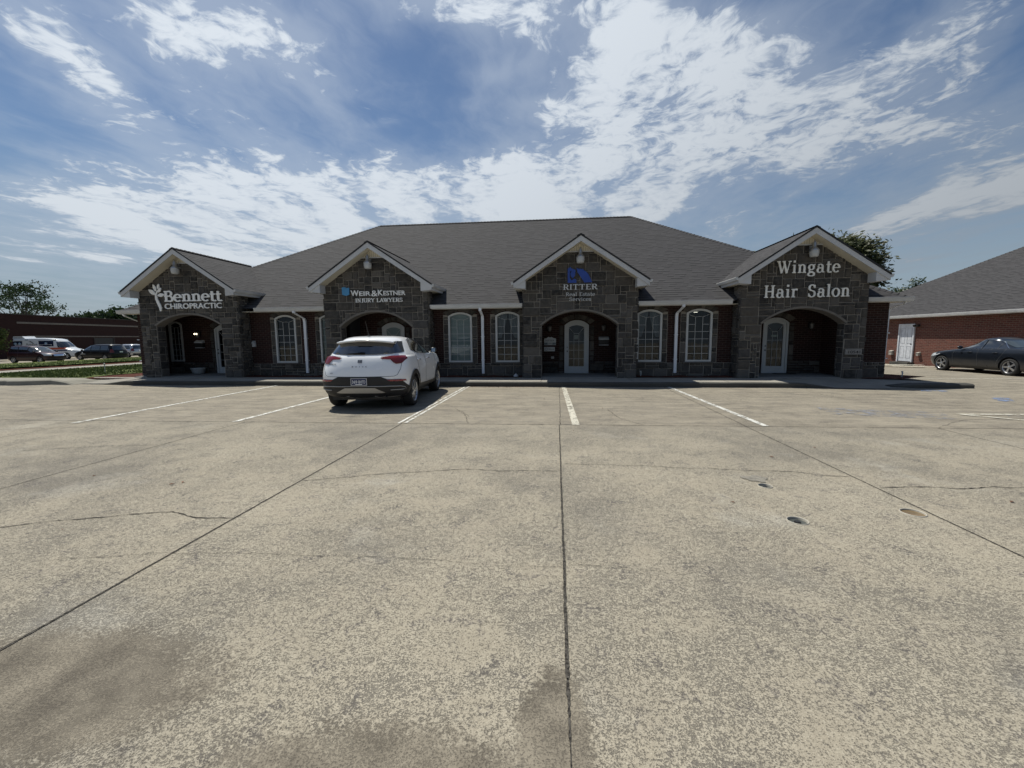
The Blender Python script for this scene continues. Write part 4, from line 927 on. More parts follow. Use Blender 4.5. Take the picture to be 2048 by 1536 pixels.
# serif letters drawn as pen strokes: L = straight stroke, A = elliptical arc; T thick, N thin
def arcp(cx, cy, rx, ry, a0, a1, n=12): return [(cx+rx*math.cos(R_(a0+(a1-a0)*k/n)), cy+ry*math.sin(R_(a0+(a1-a0)*k/n)), abs(math.cos(R_(a0+(a1-a0)*k/n)))) for k in range(n+1)]
def glyph(ch, T, N):
    X = .68; S = []; xs_ = T*.5
    def st(x0, y0, x1, y1, w_=None): S.append([(x0, y0, w_ or T), (x1, y1, w_ or T)])
    def ser(x, y, l=None, w_=None): l = l or T*.95; S.append([(x-l, y, w_ or N*1.1), (x+l, y, w_ or N*1.1)])
    def ar(*a, n=12): S.append([(p[0], p[1], N+(T-N)*p[2]**1.3) for p in arcp(*a, n)])
    h2 = N*.5; c = ch
    if c == 'W': st(.08,1,.36,0); st(.36,.02,.60,.95,N*1.1); st(.50,1,.78,0); st(.78,.02,1.02,1,N*1.1); ser(.08,1-h2); ser(.50,1-h2,T*.8); ser(1.02,1-h2,T*.8); wd = 1.14
    elif c in 'iI' and c == 'i': st(.2,0,.2,X); ser(.2,h2); S.append([(.05,X-h2,N),(.2,X-h2,N)]); S.append([(.2,.86,T*1.1),(.2,.86+T*1.1,T*1.1)]); wd = .40
    elif c == 'n': st(.2,0,.2,X); ser(.2,h2); S.append([(.05,X-h2,N),(.2,X-h2,N)]); ar(.40,X-.20,.18,.19,150,0); st(.58,X-.20,.58,0); ser(.58,h2); wd = .78
    elif c == 'g': ar(.32,.45,.20,.21,0,360,n=18); ar(.33,-.12,.25,.15,0,360,n=18); S.append([(.20,.26,N),(.14,.16,T*.6),(.20,.09,T*.8),(.48,.04,T*.8)]); S.append([(.47,.60,N),(.62,.66,T*.6)]); wd = .68
    elif c == 'a': st(.50,.08,.50,.50); ar(.31,.47,.19,.20,0,150); S.append([(.16,.50,T*.9),(.16,.42,T*.9)]); ar(.28,.19,.18,.19,60,300); S.append([(.36,.37,N),(.50,.42,N)]); S.append([(.37,.03,N),(.50,.12,N)]); S.append([(.50,.06,T*.7),(.66,.03,N)]); wd = .70
    elif c == 't': st(.22,.10,.22,.90); S.append([(.06,X-h2,N*1.2),(.44,X-h2,N*1.2)]); ar(.36,.12,.14,.12,180,330); wd = .48
    elif c == 'e': ar(.34,.34,.25,.33,20,315,n=16); ar(.34,.34,.25,.33,0,90,n=6); S.append([(.10,.37,N),(.60,.37,N)]); wd = .66
    elif c == 'H': st(.2,0,.2,1); st(.72,0,.72,1); S.append([(.2,.5,N*1.2),(.72,.5,N*1.2)]); [ser(x,y) for x in (.2,.72) for y in (h2,1-h2)]; wd = .94
    elif c == 'r': st(.2,0,.2,X); ser(.2,h2); S.append([(.05,X-h2,N),(.2,X-h2,N)]); ar(.40,.44,.18,.22,150,60); S.append([(.46,.56,T*.9),(.46,.65,T*.9)]); wd = .56
    elif c == 'S': ar(.35,.75,.22,.23,20,270,n=16); ar(.35,.26,.24,.25,90,-160,n=16); S.append([(.57,.72,N*1.2),(.57,.97,N*1.2)]); S.append([(.10,.05,N*1.2),(.10,.30,N*1.2)]); wd = .72
    elif c == 'l': st(.2,0,.2,1.02); ser(.2,h2); S.append([(.05,1.02-h2,N),(.2,1.02-h2,N)]); wd = .40
    elif c == 'o': ar(.34,.34,.26,.33,0,360,n=22); wd = .68
    elif c == 'B': st(.2,0,.2,1); ar(.42,.755,.20,.235,90,-90); ar(.44,.26,.24,.25,90,-90); [S.append([(.06,y,N*1.15),(.46,y,N*1.15)]) for y in (h2,.52,1-h2)]; wd = .78
    elif c == 'R': st(.2,0,.2,1); ar(.42,.74,.22,.245,90,-90); [S.append([(.06,y,N),(.44,y,N)]) for y in (.5,1-h2)]; st(.42,.5,.70,0); ser(.2,h2); ser(.74,h2,T*.6); wd = .84
    elif c == 'I': st(.2,0,.2,1); ser(.2,h2); ser(.2,1-h2); wd = .40
    elif c == 'J': st(.34,.15,.34,1); ser(.34,1-h2); ar(.20,.10,.14,.14,0,-140); wd = .50
    elif c == 'T': st(.42,0,.42,1); ser(.42,h2); S.append([(.06,1-h2,N*1.2),(.78,1-h2,N*1.2)]); S.append([(.08,.98,N),(.08,.78,N)]); S.append([(.76,.98,N),(.76,.78,N)]); wd = .84
    elif c == 'E': st(.2,0,.2,1); [S.append([(.06,y,N*1.2),(.66,y,N*1.2)]) for y in (h2,1-h2)]; S.append([(.2,.52,N*1.2),(.52,.52,N*1.2)]); S.append([(.66,.0,N*1.2),(.66,.24,N)]); S.append([(.64,1,N*1.2),(.64,.78,N)]); wd = .76
    elif c == 'L': st(.2,0,.2,1); [ser(.2,y) for y in (h2,1-h2)]; S.append([(.2,h2,N*1.2),(.66,h2,N*1.2)]); S.append([(.66,.0,N*1.2),(.66,.26,N)]); wd = .74
    elif c == 'N': st(.2,0,.2,1,N*1.2); st(.2,1,.72,0); st(.72,0,.72,1,N*1.2); ser(.2,h2); ser(.18,1-h2); ser(.72,1-h2); wd = .92
    elif c == 'U': st(.2,.28,.2,1); ar(.45,.28,.25,.27,180,360); st(.70,.28,.70,1,N*1.2); ser(.2,1-h2); ser(.7,1-h2); wd = .90
    elif c == 'Y': st(.08,1,.40,.48); st(.72,1,.40,.48,N*1.2); st(.40,.5,.40,0); ser(.4,h2); ser(.10,1-h2); ser(.72,1-h2,T*.8); wd = .82
    elif c == 'A': st(.10,0,.40,1,N*1.2); st(.40,1,.72,0); S.append([(.22,.34,N),(.62,.34,N)]); ser(.10,h2,T*.8); ser(.72,h2,T*.9); wd = .84
    elif c == 's': ar(.27,.50,.16,.16,20,270,n=12); ar(.27,.18,.18,.17,90,-160,n=12); S.append([(.43,.48,N),(.43,.66,N)]); S.append([(.09,.03,N),(.09,.20,N)]); wd = .54
    elif c == 'v': st(.08,X,.30,0); st(.30,0,.54,X,N*1.2); ser(.10,X-h2); ser(.54,X-h2,T*.7); wd = .62
    elif c == 'c': ar(.34,.34,.25,.33,40,320,n=16); S.append([(.52,.50,T*.8),(.54,.60,T*.8)]); wd = .62
    else: wd = .42
    return S, wd
def serif(mb, s, x, z, h, width, Y, T=.17, N=.07, depth=.03, track=.0, sp=.42):
    tot = sum((sp if ch == ' ' else glyph(ch, T, N)[1])+track for ch in s)-track; sx = width/tot; cx = x; k = 0
    for ch in s:
        if ch == ' ': cx += (sp+track)*sx; continue
        S, wd = glyph(ch, T, N)
        for stp in S:
            k += 1; dd = depth+.0006*(k % 9); n = len(stp); Ls = []
            for i in range(n):
                a = Vector(stp[max(0, i-1)][:2]); b = Vector(stp[min(n-1, i+1)][:2]); d = (b-a); d = d.normalized() if d.length > 1e-6 else Vector((0,1)); nn = Vector((-d.y, d.x))*stp[i][2]/2; p = Vector(stp[i][:2])
                Ls.append((p+nn, p-nn))
            f3 = lambda q_, dd_: (cx+q_.x*sx, Y-dd_, z+q_.y*h)
            for i in range(n-1):
                a, b, c, d = Ls[i][0], Ls[i+1][0], Ls[i+1][1], Ls[i][1]
                mb.face([f3(a,dd), f3(b,dd), f3(c,dd), f3(d,dd)])
                mb.face([f3(a,dd), f3(b,dd), f3(b,0), f3(a,0)]); mb.face([f3(d,dd), f3(c,dd), f3(c,0), f3(d,0)])
            for e in (0, -1): mb.face([f3(Ls[e][0],dd), f3(Ls[e][1],dd), f3(Ls[e][1],0), f3(Ls[e][0],0)])
        cx += (wd+track)*sx
YS = F_-.055
M_LETD = simple('sign_pale_grey', (.60,.62,.63), .5)
GRP = 'business signs on the portico gables'
def sign(lab, x, z): return thing('business_sign', lab, 'sign', (x, YS, z), group=GRP)
def child(q, name, m, par, **kw):
    o = q.build(name, m, par, **kw); o.matrix_parent_inverse = Matrix.Translation(-par.location); return o
s1 = sign('white Bennett Chiropractic letters with a leafy sprout on the leftmost stone gable', -13.0, 2.5)
s2 = sign('white Weir & Kestner Injury Lawyers letters on the gable behind the white car', -6.0, 2.66)
s3 = sign('Ritter Real Estate Services letters under a blue emblem', .76, 2.62)
s4 = sign('large cream Wingate Hair Salon letters on the rightmost stone gable', 7.6, 2.59)
q = MB(); serif(q, 'Bennett', -13.90, 2.855, .37, 2.24, YS, T=.18, N=.105, depth=.025, track=-.03)
child(q, 'lettering', M_LETTER, s1, recalc=False)
q = MB(); txt(q, 'CHIROPRACTIC', -13.88, 2.60, .185, 2.20, YS, .035, bold=.012); child(q, 'lettering', M_LETTER, s1)
q = MB()
def leaf(cx, cz, L, W_, an):
    ca, sa = math.cos(R_(an)), math.sin(R_(an)); P_ = []
    for k in range(24):
        t_ = k/24*2; u = t_ if t_ < 1 else 2-t_; s = 1 if t_ < 1 else -1; v = s*W_*math.sin(math.pi*u**.9)**.9; P_.append((cx+(u*L)*ca-v*sa, cz+(u*L)*sa+v*ca))
    q.prism(P_, lambda x, z: (x, YS, z), lambda x, z: (x, YS-.035, z))
leaf(-14.19,3.11,.32,.072,146); leaf(-14.16,3.22,.27,.056,112); leaf(-14.09,3.30,.19,.042,75); leaf(-14.10,3.18,.22,.05,48); leaf(-14.12,3.07,.28,.06,8)
st_ = [(-14.02,3.30,.012),(-14.12,3.22,.02),(-14.18,3.10,.03),(-14.17,2.95,.045),(-14.10,2.78,.055),(-14.05,2.65,.05),(-14.05,2.52,.02)]
q.grid([[(x-w_, YS-.038, z), (x+w_, YS-.038, z), (x+w_, YS, z), (x-w_, YS, z)] for x, z, w_ in st_], closed=True)
child(q, 'sprout_emblem', M_LETTER, s1)
q = MB(); W0 = -6.92; txt(q, 'W', W0, 2.925, .185, .28, YS, .03, bold=.012); txt(q, 'EIR', W0+.30, 2.925, .145, .40, YS, .03, bold=.012); txt(q, '&', W0+.73, 2.90, .20, .21, YS, .03); txt(q, 'K', W0+.96, 2.925, .185, .17, YS, .03, bold=.012); txt(q, 'ESTNER', W0+1.15, 2.925, .145, .76, YS, .03, bold=.012)
child(q, 'lettering', M_LETTER, s2)
q = MB(); serif(q, 'INJURY LAWYERS', -6.77, 2.705, .130, 1.66, YS, T=.16, N=.07, depth=.025); child(q, 'lettering', M_LETTER, s2, recalc=False)
q = MB(); q.prism([(-7.22,2.97),(-7.08,2.93),(-6.97,2.97),(-6.965,3.20),(-7.09,3.185),(-7.10,3.225),(-7.225,3.21)], lambda x, z: (x, YS, z), lambda x, z: (x, YS-.03, z)); bd = child(q, 'badge', M_LBLUE, s2)
q = MB(); txt(q, 'WK', -7.185, 3.03, .10, .17, YS-.031, .006); q.build('monogram', M_LETTER, bd).matrix_parent_inverse = Matrix.Translation(-s2.location)
q = MB(); serif(q, 'RITTER', .22, 2.985, .165, 1.10, YS, T=.15, N=.075, depth=.03, track=.02); child(q, 'lettering', M_LETD, s3, recalc=False)
q = MB(); serif(q, 'Real Estate', .31, 2.785, .11, .93, YS, T=.13, N=.07, depth=.025, sp=.5); serif(q, 'Services', .42, 2.63, .11, .70, YS, T=.13, N=.07, depth=.025); child(q, 'lettering', M_LETD, s3, recalc=False)
q = MB(); f0 = lambda x, z: (x, YS, z); f1 = lambda x, z: (x, YS-.03, z)
q.prism([(.37,3.20),(.37,3.655),(.42,3.66),(.42,3.69),(.47,3.69),(.47,3.66),(.62,3.60),(.60,3.42),(.53,3.34),(.47,3.40),(.45,3.50),(.50,3.56),(.44,3.56),(.43,3.36),(.50,3.27),(.56,3.33),(.645,3.30),(.645,3.20)], f0, f1)
q.prism([(.645,3.66),(.74,3.62),(.76,3.645),(.80,3.615),(.84,3.63),(.91,3.55),(.93,3.56),(1.02,3.46),(1.145,3.21),(.90,3.20),(.67,3.54)], f0, f1); child(q, 'blue_emblem', M_BLUE, s3)
q = MB(); serif(q, 'Wingate', 6.70, 3.345, .36, 1.77, YS, T=.155, N=.07, depth=.03, track=.06); child(q, 'lettering', simple('letter_cream', (.80,.80,.76), .5), s4, recalc=False)
q = MB(); serif(q, 'Hair', 6.34, 2.62, .37, .98, YS, T=.155, N=.07, depth=.03, track=.05); serif(q, 'Salon', 7.60, 2.62, .37, 1.20, YS, T=.155, N=.07, depth=.03, track=.05); child(q, 'lettering', simple('letter_cream', (.80,.80,.76), .5), s4, recalc=False)
# small plates
t_ = thing('number_plate', 'pale house number plate 10541 set in the right pier of the salon portico', 'sign', (9.05, F_-.04, .87))
q = MB(); q.box(-.24,.22,-.02,.02,0,.16); q.build('plate', simple('pale_stone', (.26,.25,.235), .8), t_)
q = MB(); txt(q, '10541', -.16, .035, .085, .34, -.021, .004, bold=.01); q.build('numerals', M_BLACK, t_)
M_PLATE = simple('sign_plate', (.50,.52,.53), .5)
t_ = thing('wall_plaque', 'upper white wall plaque with scalloped top left of the middle door', 'sign', (-.215, D_, 1.19), group='plaques beside the middle door')
q = MB(); q.prism([(-.215,0),(-.215,.235),(-.12,.255),(-.05,.30),(0,.275),(.05,.30),(.12,.255),(.215,.235),(.215,0)], lambda x, z: (x, 0, z), lambda x, z: (x, -.02, z)); pl = q.build('plate', M_PLATE, t_)
q = MB(); txt(q, 'RITTER', -.16, .135, .055, .32, -.021, .003); txt(q, '104', -.06, .03, .05, .12, -.021, .003); q.build('lettering', simple('dark_grey_ink', (.05,.06,.07), .6), t_)
q = MB(); q.box(-.21,-.085,-.024,-.0205,.012,.09); q.box(.085,.21,-.024,-.0205,.012,.09); q.build('grey_band', simple('band_grey', (.16,.19,.21), .6), t_)
t_ = thing('wall_plaque', 'lower white Nova plaque left of the middle door', 'sign', (-.235, D_, .965), group='plaques beside the middle door')
q = MB(); q.box(-.195,.195,-.02,0,0,.155); q.build('plate', M_PLATE, t_)
q = MB(); txt(q, 'Nova', -.03, .055, .055, .19, -.021, .003, bold=.01); q.tube([(-.12+.045*math.cos(a), -.022, .078+.045*math.sin(a)) for a in [k*math.pi/8 for k in range(17)]], .007, 4); q.build('lettering', simple('navy_ink', (.02,.03,.07), .6), t_)
t_ = thing('outlet_box', 'small pale outlet cover low on the brick left of the middle door', 'outlet', (-.12, D_, .70)); q = MB(); q.box(-.05,.05,-.03,0,0,.07); q.box(-.056,.056,-.036,-.03,-.005,.075); q.build('cover', simple('outlet_grey', (.33,.33,.33), .5), t_)
# ================================================================ vehicles
def m_carpaint(name, col, flake=0, rough=.22, coat=.8):
    def f(t):
        p = t.tc('Object'); n = t.noise(p, 3, 3, .5)
        dirt = t.step(t.m('ADD', t.m('MULTIPLY', t.xyz(p)[2], -1), t.m('MULTIPLY', n, .25)), -.55, -.15)
        c = t.mix(t.m('MULTIPLY', dirt, .18), col, (.22,.19,.15))
        return pbr(t, c, t.m('MULTIPLY_ADD', n, .08, rough), flake, None, .5 if coat > .5 else .3, coat)
    return mat(name, f)
M_WPAINT = m_carpaint('white_car_paint', (.90,.91,.92)); M_NAVY = m_carpaint('slate_blue_paint', (.012,.016,.024), .3, .25, .5)
M_MAROON = m_carpaint('maroon_paint', (.026,.007,.009), .2, .3, .2); M_BLKP = m_carpaint('black_car_paint', (.004,.004,.006), 0, .3, .15); M_SILV = m_carpaint('silver_paint', (.50,.51,.53), .5)
M_AMBW = m_carpaint('ambulance_white', (.66,.68,.70))
M_CGLASS = mat('car_glass', lambda t: pbr(t, (.012,.014,.016), .03, spec=1.0, coat=1))
M_CGLASS2 = mat('clear_car_glass', lambda t: pbr(t, (.05,.06,.06), .05, spec=.9, coat=.5))
M_CLAD = simple('black_cladding', (.014,.014,.016), .55, vary=.2, sc=8); M_TYRE = simple('tyre_rubber', (.014,.014,.014), .8, vary=.2, sc=12)
M_RIM = simple('alloy', (.55,.56,.58), .28, metal=.85, vary=.05); M_RIMD = simple('alloy_dark', (.04,.04,.045), .4, metal=.6)
M_REDL = mat('red_lamp', lambda t: pbr(t, t.mix(t.step(t.xyz(t.tc('Object'))[2], .98, 1.03), (.15,.016,.006), (.15,.005,.006)), .15, spec=.5, coat=.4))
M_HEADL = mat('clear_lamp', lambda t: pbr(t, (.45,.47,.48), .12, spec=.8, coat=1)); M_CHROME = simple('chrome', (.75,.76,.78), .12, metal=1, vary=.02)
M_SATIN = simple('satin_silver', (.42,.41,.39), .4, metal=.5, vary=.05); M_SEAM = simple('panel_gap', (.10,.105,.11), .7)
def lerp(a, b, t): return a+(b-a)*t
def crv(keys, z):
    """smooth interpolation of key rows (first column = z)"""
    n = len(keys)
    if z <= keys[0][0]: return keys[0][1:]
    for i in range(n-1):
        if z <= keys[i+1][0]:
            t = (z-keys[i][0])/(keys[i+1][0]-keys[i][0]); o = []
            for k in range(1, len(keys[0])):
                p1, p2 = keys[i][k], keys[i+1][k]; h = keys[i+1][0]-keys[i][0]
                d1 = (p2-keys[i-1][k])/(keys[i+1][0]-keys[i-1][0]) if i > 0 else (p2-p1)/h
                d2 = (keys[i+2][k]-p1)/(keys[i+2][0]-keys[i][0]) if i < n-2 else (p2-p1)/h
                s = (p2-p1)/h
                if s*d1 <= 0: d1 = 0
                else: d1 = math.copysign(min(abs(d1), 2.5*abs(s)), s)
                if s*d2 <= 0: d2 = 0
                else: d2 = math.copysign(min(abs(d2), 2.5*abs(s)), s)
                t2, t3 = t*t, t*t*t
                o.append((2*t3-3*t2+1)*p1+(t3-2*t2+t)*h*d1+(-2*t3+3*t2)*p2+(t3-t2)*h*d2)
            return o
    return keys[-1][1:]
def car_shell(keys, nz, lr, lf, er, ef, wy=None, zs=None):
    """keys rows: z, rear y, front y, half width.  layered plan outlines -> closed shell (list of rows)"""
    z0, z1 = keys[0][0], keys[-1][0]; rows = []
    zs = zs or [z0+(z1-z0)*i/nz for i in range(nz+1)]
    for z in zs:
        yr, yf, w_ = crv(keys, z); L = yf-yr; a, b = min(lr(z) if callable(lr) else lr, L*.45), min(lf(z) if callable(lf) else lf, L*.45); half = []
        NE = 14
        for k in range(NE+1):
            th = math.pi/2*k/NE; half.append((w_*math.sin(th)**(2/er), yr+a*(1-math.cos(th)**(2/er))))
        for k in range(1, 16): half.append((w_, lerp(yr+a, yf-b, k/16)))
        for k in range(NE+1):
            th = math.pi/2*(1-k/NE); half.append((w_*math.sin(th)**(2/ef), yf-b*(1-math.cos(th)**(2/ef))))
        if wy: half = [(x*wy(y, z), y) for x, y in half]
        full = half+[(-x, y) for x, y in half[-2:0:-1]]
        rows.append([(x, y, z) for x, y in full])
    return rows
def shell_mesh(rows, crown=.02):
    q = MB(); q.grid(rows, closed=True); q.face(rows[0][::-1])
    # crowned cap
    top = rows[-1]; n = len(top); cy = sum(p[1] for p in top)/n; prev = top
    for s, dz in ((.7, .5), (.4, .8), (.12, 1)):
        cur = [(p[0]*s, cy+(p[1]-cy)*s, top[0][2]+crown*dz) for p in top]; q.grid([prev, cur], closed=True); prev = cur
    q.face(prev); return q
class Car:
    def __init__(s, name, label, cat, loc, rz, rows, paint, wheels, wr, tw=.21, crown=.02, scale=1, group=None, sections=None):
        s.root = thing(name, label, cat, loc, rz, group); s.root.scale = (scale,)*3
        q = shell_mesh(rows, crown) if sections is None else sections
        s.body = q.build('body', paint, s.root, smooth=True, weld=True)
        s.bvh = BVHTree.FromPolygons([v.co.copy() for v in s.body.data.vertices], [tuple(p.vertices) for p in s.body.data.polygons])
        # wheel arches cut out of the shell
        c = MB(); R2 = wr*1.17
        for (x, y) in wheels:
            for sg in (1, -1):
                P0 = [(y+R2*math.cos(a), wr+R2*math.sin(a)) for a in [k*math.pi/18 for k in range(36)]]
                c.prism(P0, lambda a, b: (sg*(abs(x)-tw-.12), a, b), lambda a, b: (sg*1.3, a, b))
        co = c.build('cut', M_CLAD, s.root); s.body.data.materials.append(M_CLAD)
        md = s.body.modifiers.new('b', 'BOOLEAN'); md.operation = 'DIFFERENCE'; md.object = co
        for sol, slf in (('EXACT', False), ('EXACT', True), ('FAST', False)):
            md.solver = sol
            if sol == 'EXACT': md.use_self = slf
            bpy.context.view_layer.update(); dg = bpy.context.evaluated_depsgraph_get(); me = bpy.data.meshes.new_from_object(s.body.evaluated_get(dg))
            if len(me.polygons) > 100 and not any(math.hypot(p.center.y-wheels[0][1], p.center.z-wr) < wr*.9 and abs(p.center.x) > .7*abs(wheels[0][0])+.1 for p in me.polygons): break
        s.body.modifiers.clear(); s.body.data = me; bpy.data.objects.remove(co)
        for p in me.polygons:
            p.use_smooth = True; cc = p.center
            for (x, y) in wheels:
                r_ = math.hypot(cc.y-y, cc.z-wr)
                if r_ < R2+.004 and abs(cc.x) < 1.2 and (r_ > R2*.93 or abs(abs(cc.x)-(abs(x)-tw-.12)) < .02) and (abs(abs(cc.x)-(abs(x)-tw-.12)) < .02 or abs((p.normal.y*(cc.y-y)+p.normal.z*(cc.z-wr))/max(r_,1e-4)) > .8): p.material_index = len(me.materials)-1; p.use_smooth = False
        try: me.set_sharp_from_angle(angle=R_(38))
        except Exception: pass
        s.wr = wr
    def hit(s, o, d):
        r = s.bvh.ray_cast(Vector(o), Vector(d)); return r[0], r[1]
    def patch(s, poly, view, m, name, off=.006, par=None, res=.05, curve=False):
        """lay a thin panel (2-d outline in a view) on the shell; view: 'R','L' (y,z)  'B' rear (x,z)  'F' front (x,z)  'T' top (x,y) or an angle in degrees from the rear"""
        if view in ('R', 'L'): sg = 1 if view == 'R' else -1; fo = lambda a, b: (Vector((sg*3, a, b)), Vector((-sg, 0, 0)))
        elif view == 'B': fo = lambda a, b: (Vector((a, -3, b)), Vector((0, 1, 0)))
        elif view == 'F': fo = lambda a, b: (Vector((a, 9, b)), Vector((0, -1, 0)))
        elif view == 'T': fo = lambda a, b: (Vector((a, b, 4)), Vector((0, 0, -1)))
        else:
            an = R_(view); dv = Vector((-math.sin(an), math.cos(an), 0)); rt = Vector((math.cos(an), math.sin(an), 0)); fo = lambda a, b: (rt*a-dv*4+Vector((0, 0, b)), dv)
        # densify
        P_ = []
        for i in range(len(poly)):
            a, b = poly[i], poly[(i+1) % len(poly)]; n = max(1, int(math.dist(a, b)/res)); P_ += [(lerp(a[0], b[0], k/n), lerp(a[1], b[1], k/n)) for k in range(n)]
        x0, x1 = min(p[0] for p in P_), max(p[0] for p in P_); y0, y1 = min(p[1] for p in P_), max(p[1] for p in P_); pts = []
        nx, ny = int((x1-x0)/res), int((y1-y0)/res)
        for i in range(1, nx+1):
            for j in range(1, ny+1):
                p = (x0+(i-.5)*res, y0+(j-.5)*res)
                if min(math.dist(p, e) for e in P_) > res*.4: pts.append(p)
        V2, F2 = cdt_faces([P_], pts); q = MB(); pos = []
        for v in V2:
            h, nn = s.hit(*fo(v.x, v.y)); pos.append(None if h is None else h+(nn if nn.dot(fo(v.x, v.y)[1]) < 0 else -nn)*off)
        for f in F2:
            if all(pos[i] is not None for i in f):
                pp = [pos[i] for i in f]
                if max((pp[a]-pp[b]).length for a in range(len(pp)) for b in range(a)) < res*9: q.face(pp)
        o = q.build(name, m, par or s.root, smooth=True, weld=True, recalc=False)
        # keep normals facing outwards
        d = fo(0, 0)[1]
        if sum((p.normal.dot(d) for p in o.data.polygons)) > 0: o.data.flip_normals()
        return o
    def line(s, pts, view, m, name, r=.004, off=.002, par=None):
        L = []
        for a, b in zip(pts[:-1], pts[1:]):
            n = max(1, int(math.dist(a, b)/.04)); L += [(lerp(a[0], b[0], k/n), lerp(a[1], b[1], k/n)) for k in range(n)]
        L.append(pts[-1]); P3 = []
        for a, b in L:
            if view in ('R', 'L'): sg = 1 if view == 'R' else -1; h, n_ = s.hit((sg*3, a, b), (-sg, 0, 0))
            elif view == 'B': h, n_ = s.hit((a, -3, b), (0, 1, 0))
            elif view == 'F': h, n_ = s.hit((a, 9, b), (0, -1, 0))
            else: h, n_ = s.hit((a, b, 4), (0, 0, -1))
            if h is not None: P3.append(h+n_*off)
        q = MB(); q.tube(P3, r, 5); return q.build(name, m, par or s.root, smooth=True)
    def wheel(s, x, y, wr, tw, spokes=5, style='twin', rimm=None, rr=.70):
        sg = 1 if x > 0 else -1; M = Matrix.Rotation(R_(90*sg), 4, 'Y'); c = (x, y, wr)   # lathe axis z -> outward x
        R = wr*rr; q = MB()
        q.lathe([(R*1.0,-tw*.9),(R*1.0,-.01),(R*.97,.0),(R*.93,-.012),(R*.90,-.06)], c=c, n=36, M=M)
        q.lathe([(R*.2,-.035),(R*.19,-.012),(R*.10,-.004),(.001,-.003)], c=c, n=20, M=M)
        n = spokes
        for k in range(n):
            a0 = 2*math.pi*k/n+.3
            offs = ((-.13,), (.13,)) if style == 'twin' else ((0,),)
            for (o_,) in offs:
                w0, w1 = (.030, .026) if style == 'twin' else (.055, .07)
                a = a0; d = Vector((math.cos(a+o_*.35), math.sin(a+o_*.35), 0)); e = Vector((math.cos(a+o_*1.7), math.sin(a+o_*1.7), 0)); t_ = Vector((-d.y, d.x, 0))
                p0, p1 = d*R*.14, e*R*.94; dz0, dz1 = -.012, -.018
                A = [p0+t_*w0/2+Vector((0,0,dz0)), p0-t_*w0/2+Vector((0,0,dz0)), p1-t_*w1/2+Vector((0,0,dz1)), p1+t_*w1/2+Vector((0,0,dz1))]
                Bk = [v-Vector((0,0,.03)) for v in A]; T_ = lambda v: (M @ v)+Vector(c)
                q.face([T_(v) for v in A])
                for i in range(4): j = (i+1) % 4; q.face([T_(A[i]), T_(A[j]), T_(Bk[j]), T_(Bk[i])])
        wo = q.build('wheel', rimm or M_RIM, s.root, smooth=False)
        q = MB(); q.lathe([(R*.99,-tw),(wr*.93,-tw-.004),(wr*.985,-tw*.9),(wr,-tw*.75),(wr,-tw*.22),(wr*.985,-tw*.08),(wr*.93,.004),(R*1.05,.004),(R*.99,-.006)], c=c, n=40, M=M); q.build('tyre', M_TYRE, wo, smooth=True)
        q = MB(); q.lathe([(R*.9,-.065),(R*.3,-.06),(.001,-.06)], c=c, n=24, M=M); q.build('brake_disc', M_RIMD, wo)
        return wo
def arc_band(y, wr, r0, r1, a0=-8, a1=188, n=22):
    return [(y+r1*math.cos(R_(lerp(a0, a1, k/n))), wr+r1*math.sin(R_(lerp(a0, a1, k/n)))) for k in range(n+1)]+[(y+r0*math.cos(R_(lerp(a1, a0, k/n))), wr+r0*math.sin(R_(lerp(a1, a0, k/n)))) for k in range(n+1)]
def smooth_poly(P_, n=4):
    o = []; m_ = len(P_)
    for i in range(m_):
        p0, p1, p2, p3 = P_[i-1], P_[i], P_[(i+1) % m_], P_[(i+2) % m_]
        for k in range(n):
            t = k/n; o.append(tuple(.5*((2*p1[c])+(-p0[c]+p2[c])*t+(2*p0[c]-5*p1[c]+4*p2[c]-p3[c])*t*t+(-p0[c]+3*p1[c]-3*p2[c]+p3[c])*t**3) for c in (0, 1)))
    return o

# ---- the white crossover, tail towards us
K = [(.24,.30,4.05,.70),(.30,.12,4.16,.84),(.40,.045,4.24,.90),(.52,.015,4.30,.925),(.70,.0,4.33,.93),(.86,.035,4.30,.925),(.97,.075,4.20,.905),(1.05,.11,4.02,.885),(1.10,.14,3.72,.868),
     (1.14,.175,3.32,.85),(1.20,.225,3.14,.815),(1.28,.295,2.93,.765),(1.36,.365,2.70,.715),(1.43,.43,2.42,.665),(1.475,.50,2.15,.62),(1.51,.62,1.92,.55),(1.53,.80,1.72,.45)]
def wy_suv(y, z):
    k = 1.0
    if z > 1.1: k *= 1-.10*ss(y, 1.9, 3.4)*1.0-.06*ss(1.4-y, .1, 1.3)
    k *= 1-.05*ss(y, 3.3, 4.3)
    if z < 1.1: k *= 1-.018*math.sin(max(0, min(1, (y-1.1)/1.9))*math.pi)*math.exp(-((z-.62)/.16)**2) # waist of the doors
    return k
zs = [.24,.27,.30,.35,.40,.46,.52,.58,.64,.70,.76,.82,.88,.93,.965,.985,1.0,1.02,1.05,1.08,1.10,1.12,1.14,1.17,1.20,1.24,1.28,1.32,1.36,1.40,1.43,1.455,1.475,1.495,1.51,1.522,1.53]
rows = car_shell(K, 0, .62, .8, 2.9, 2.5, wy_suv, zs)
suv = Car('white_suv', 'white crossover parked nose in before the injury lawyers entrance, tail towards us', 'car', (-3.955, 8.10, 0), R_(4.6), rows, M_WPAINT, [(.93,.86),(.93,3.455)], .335, crown=.015)
for x in (-.905, .905):
    for y in (.86, 3.455): suv.wheel(x, y, .335, .215, 5, 'twin', rr=.72)
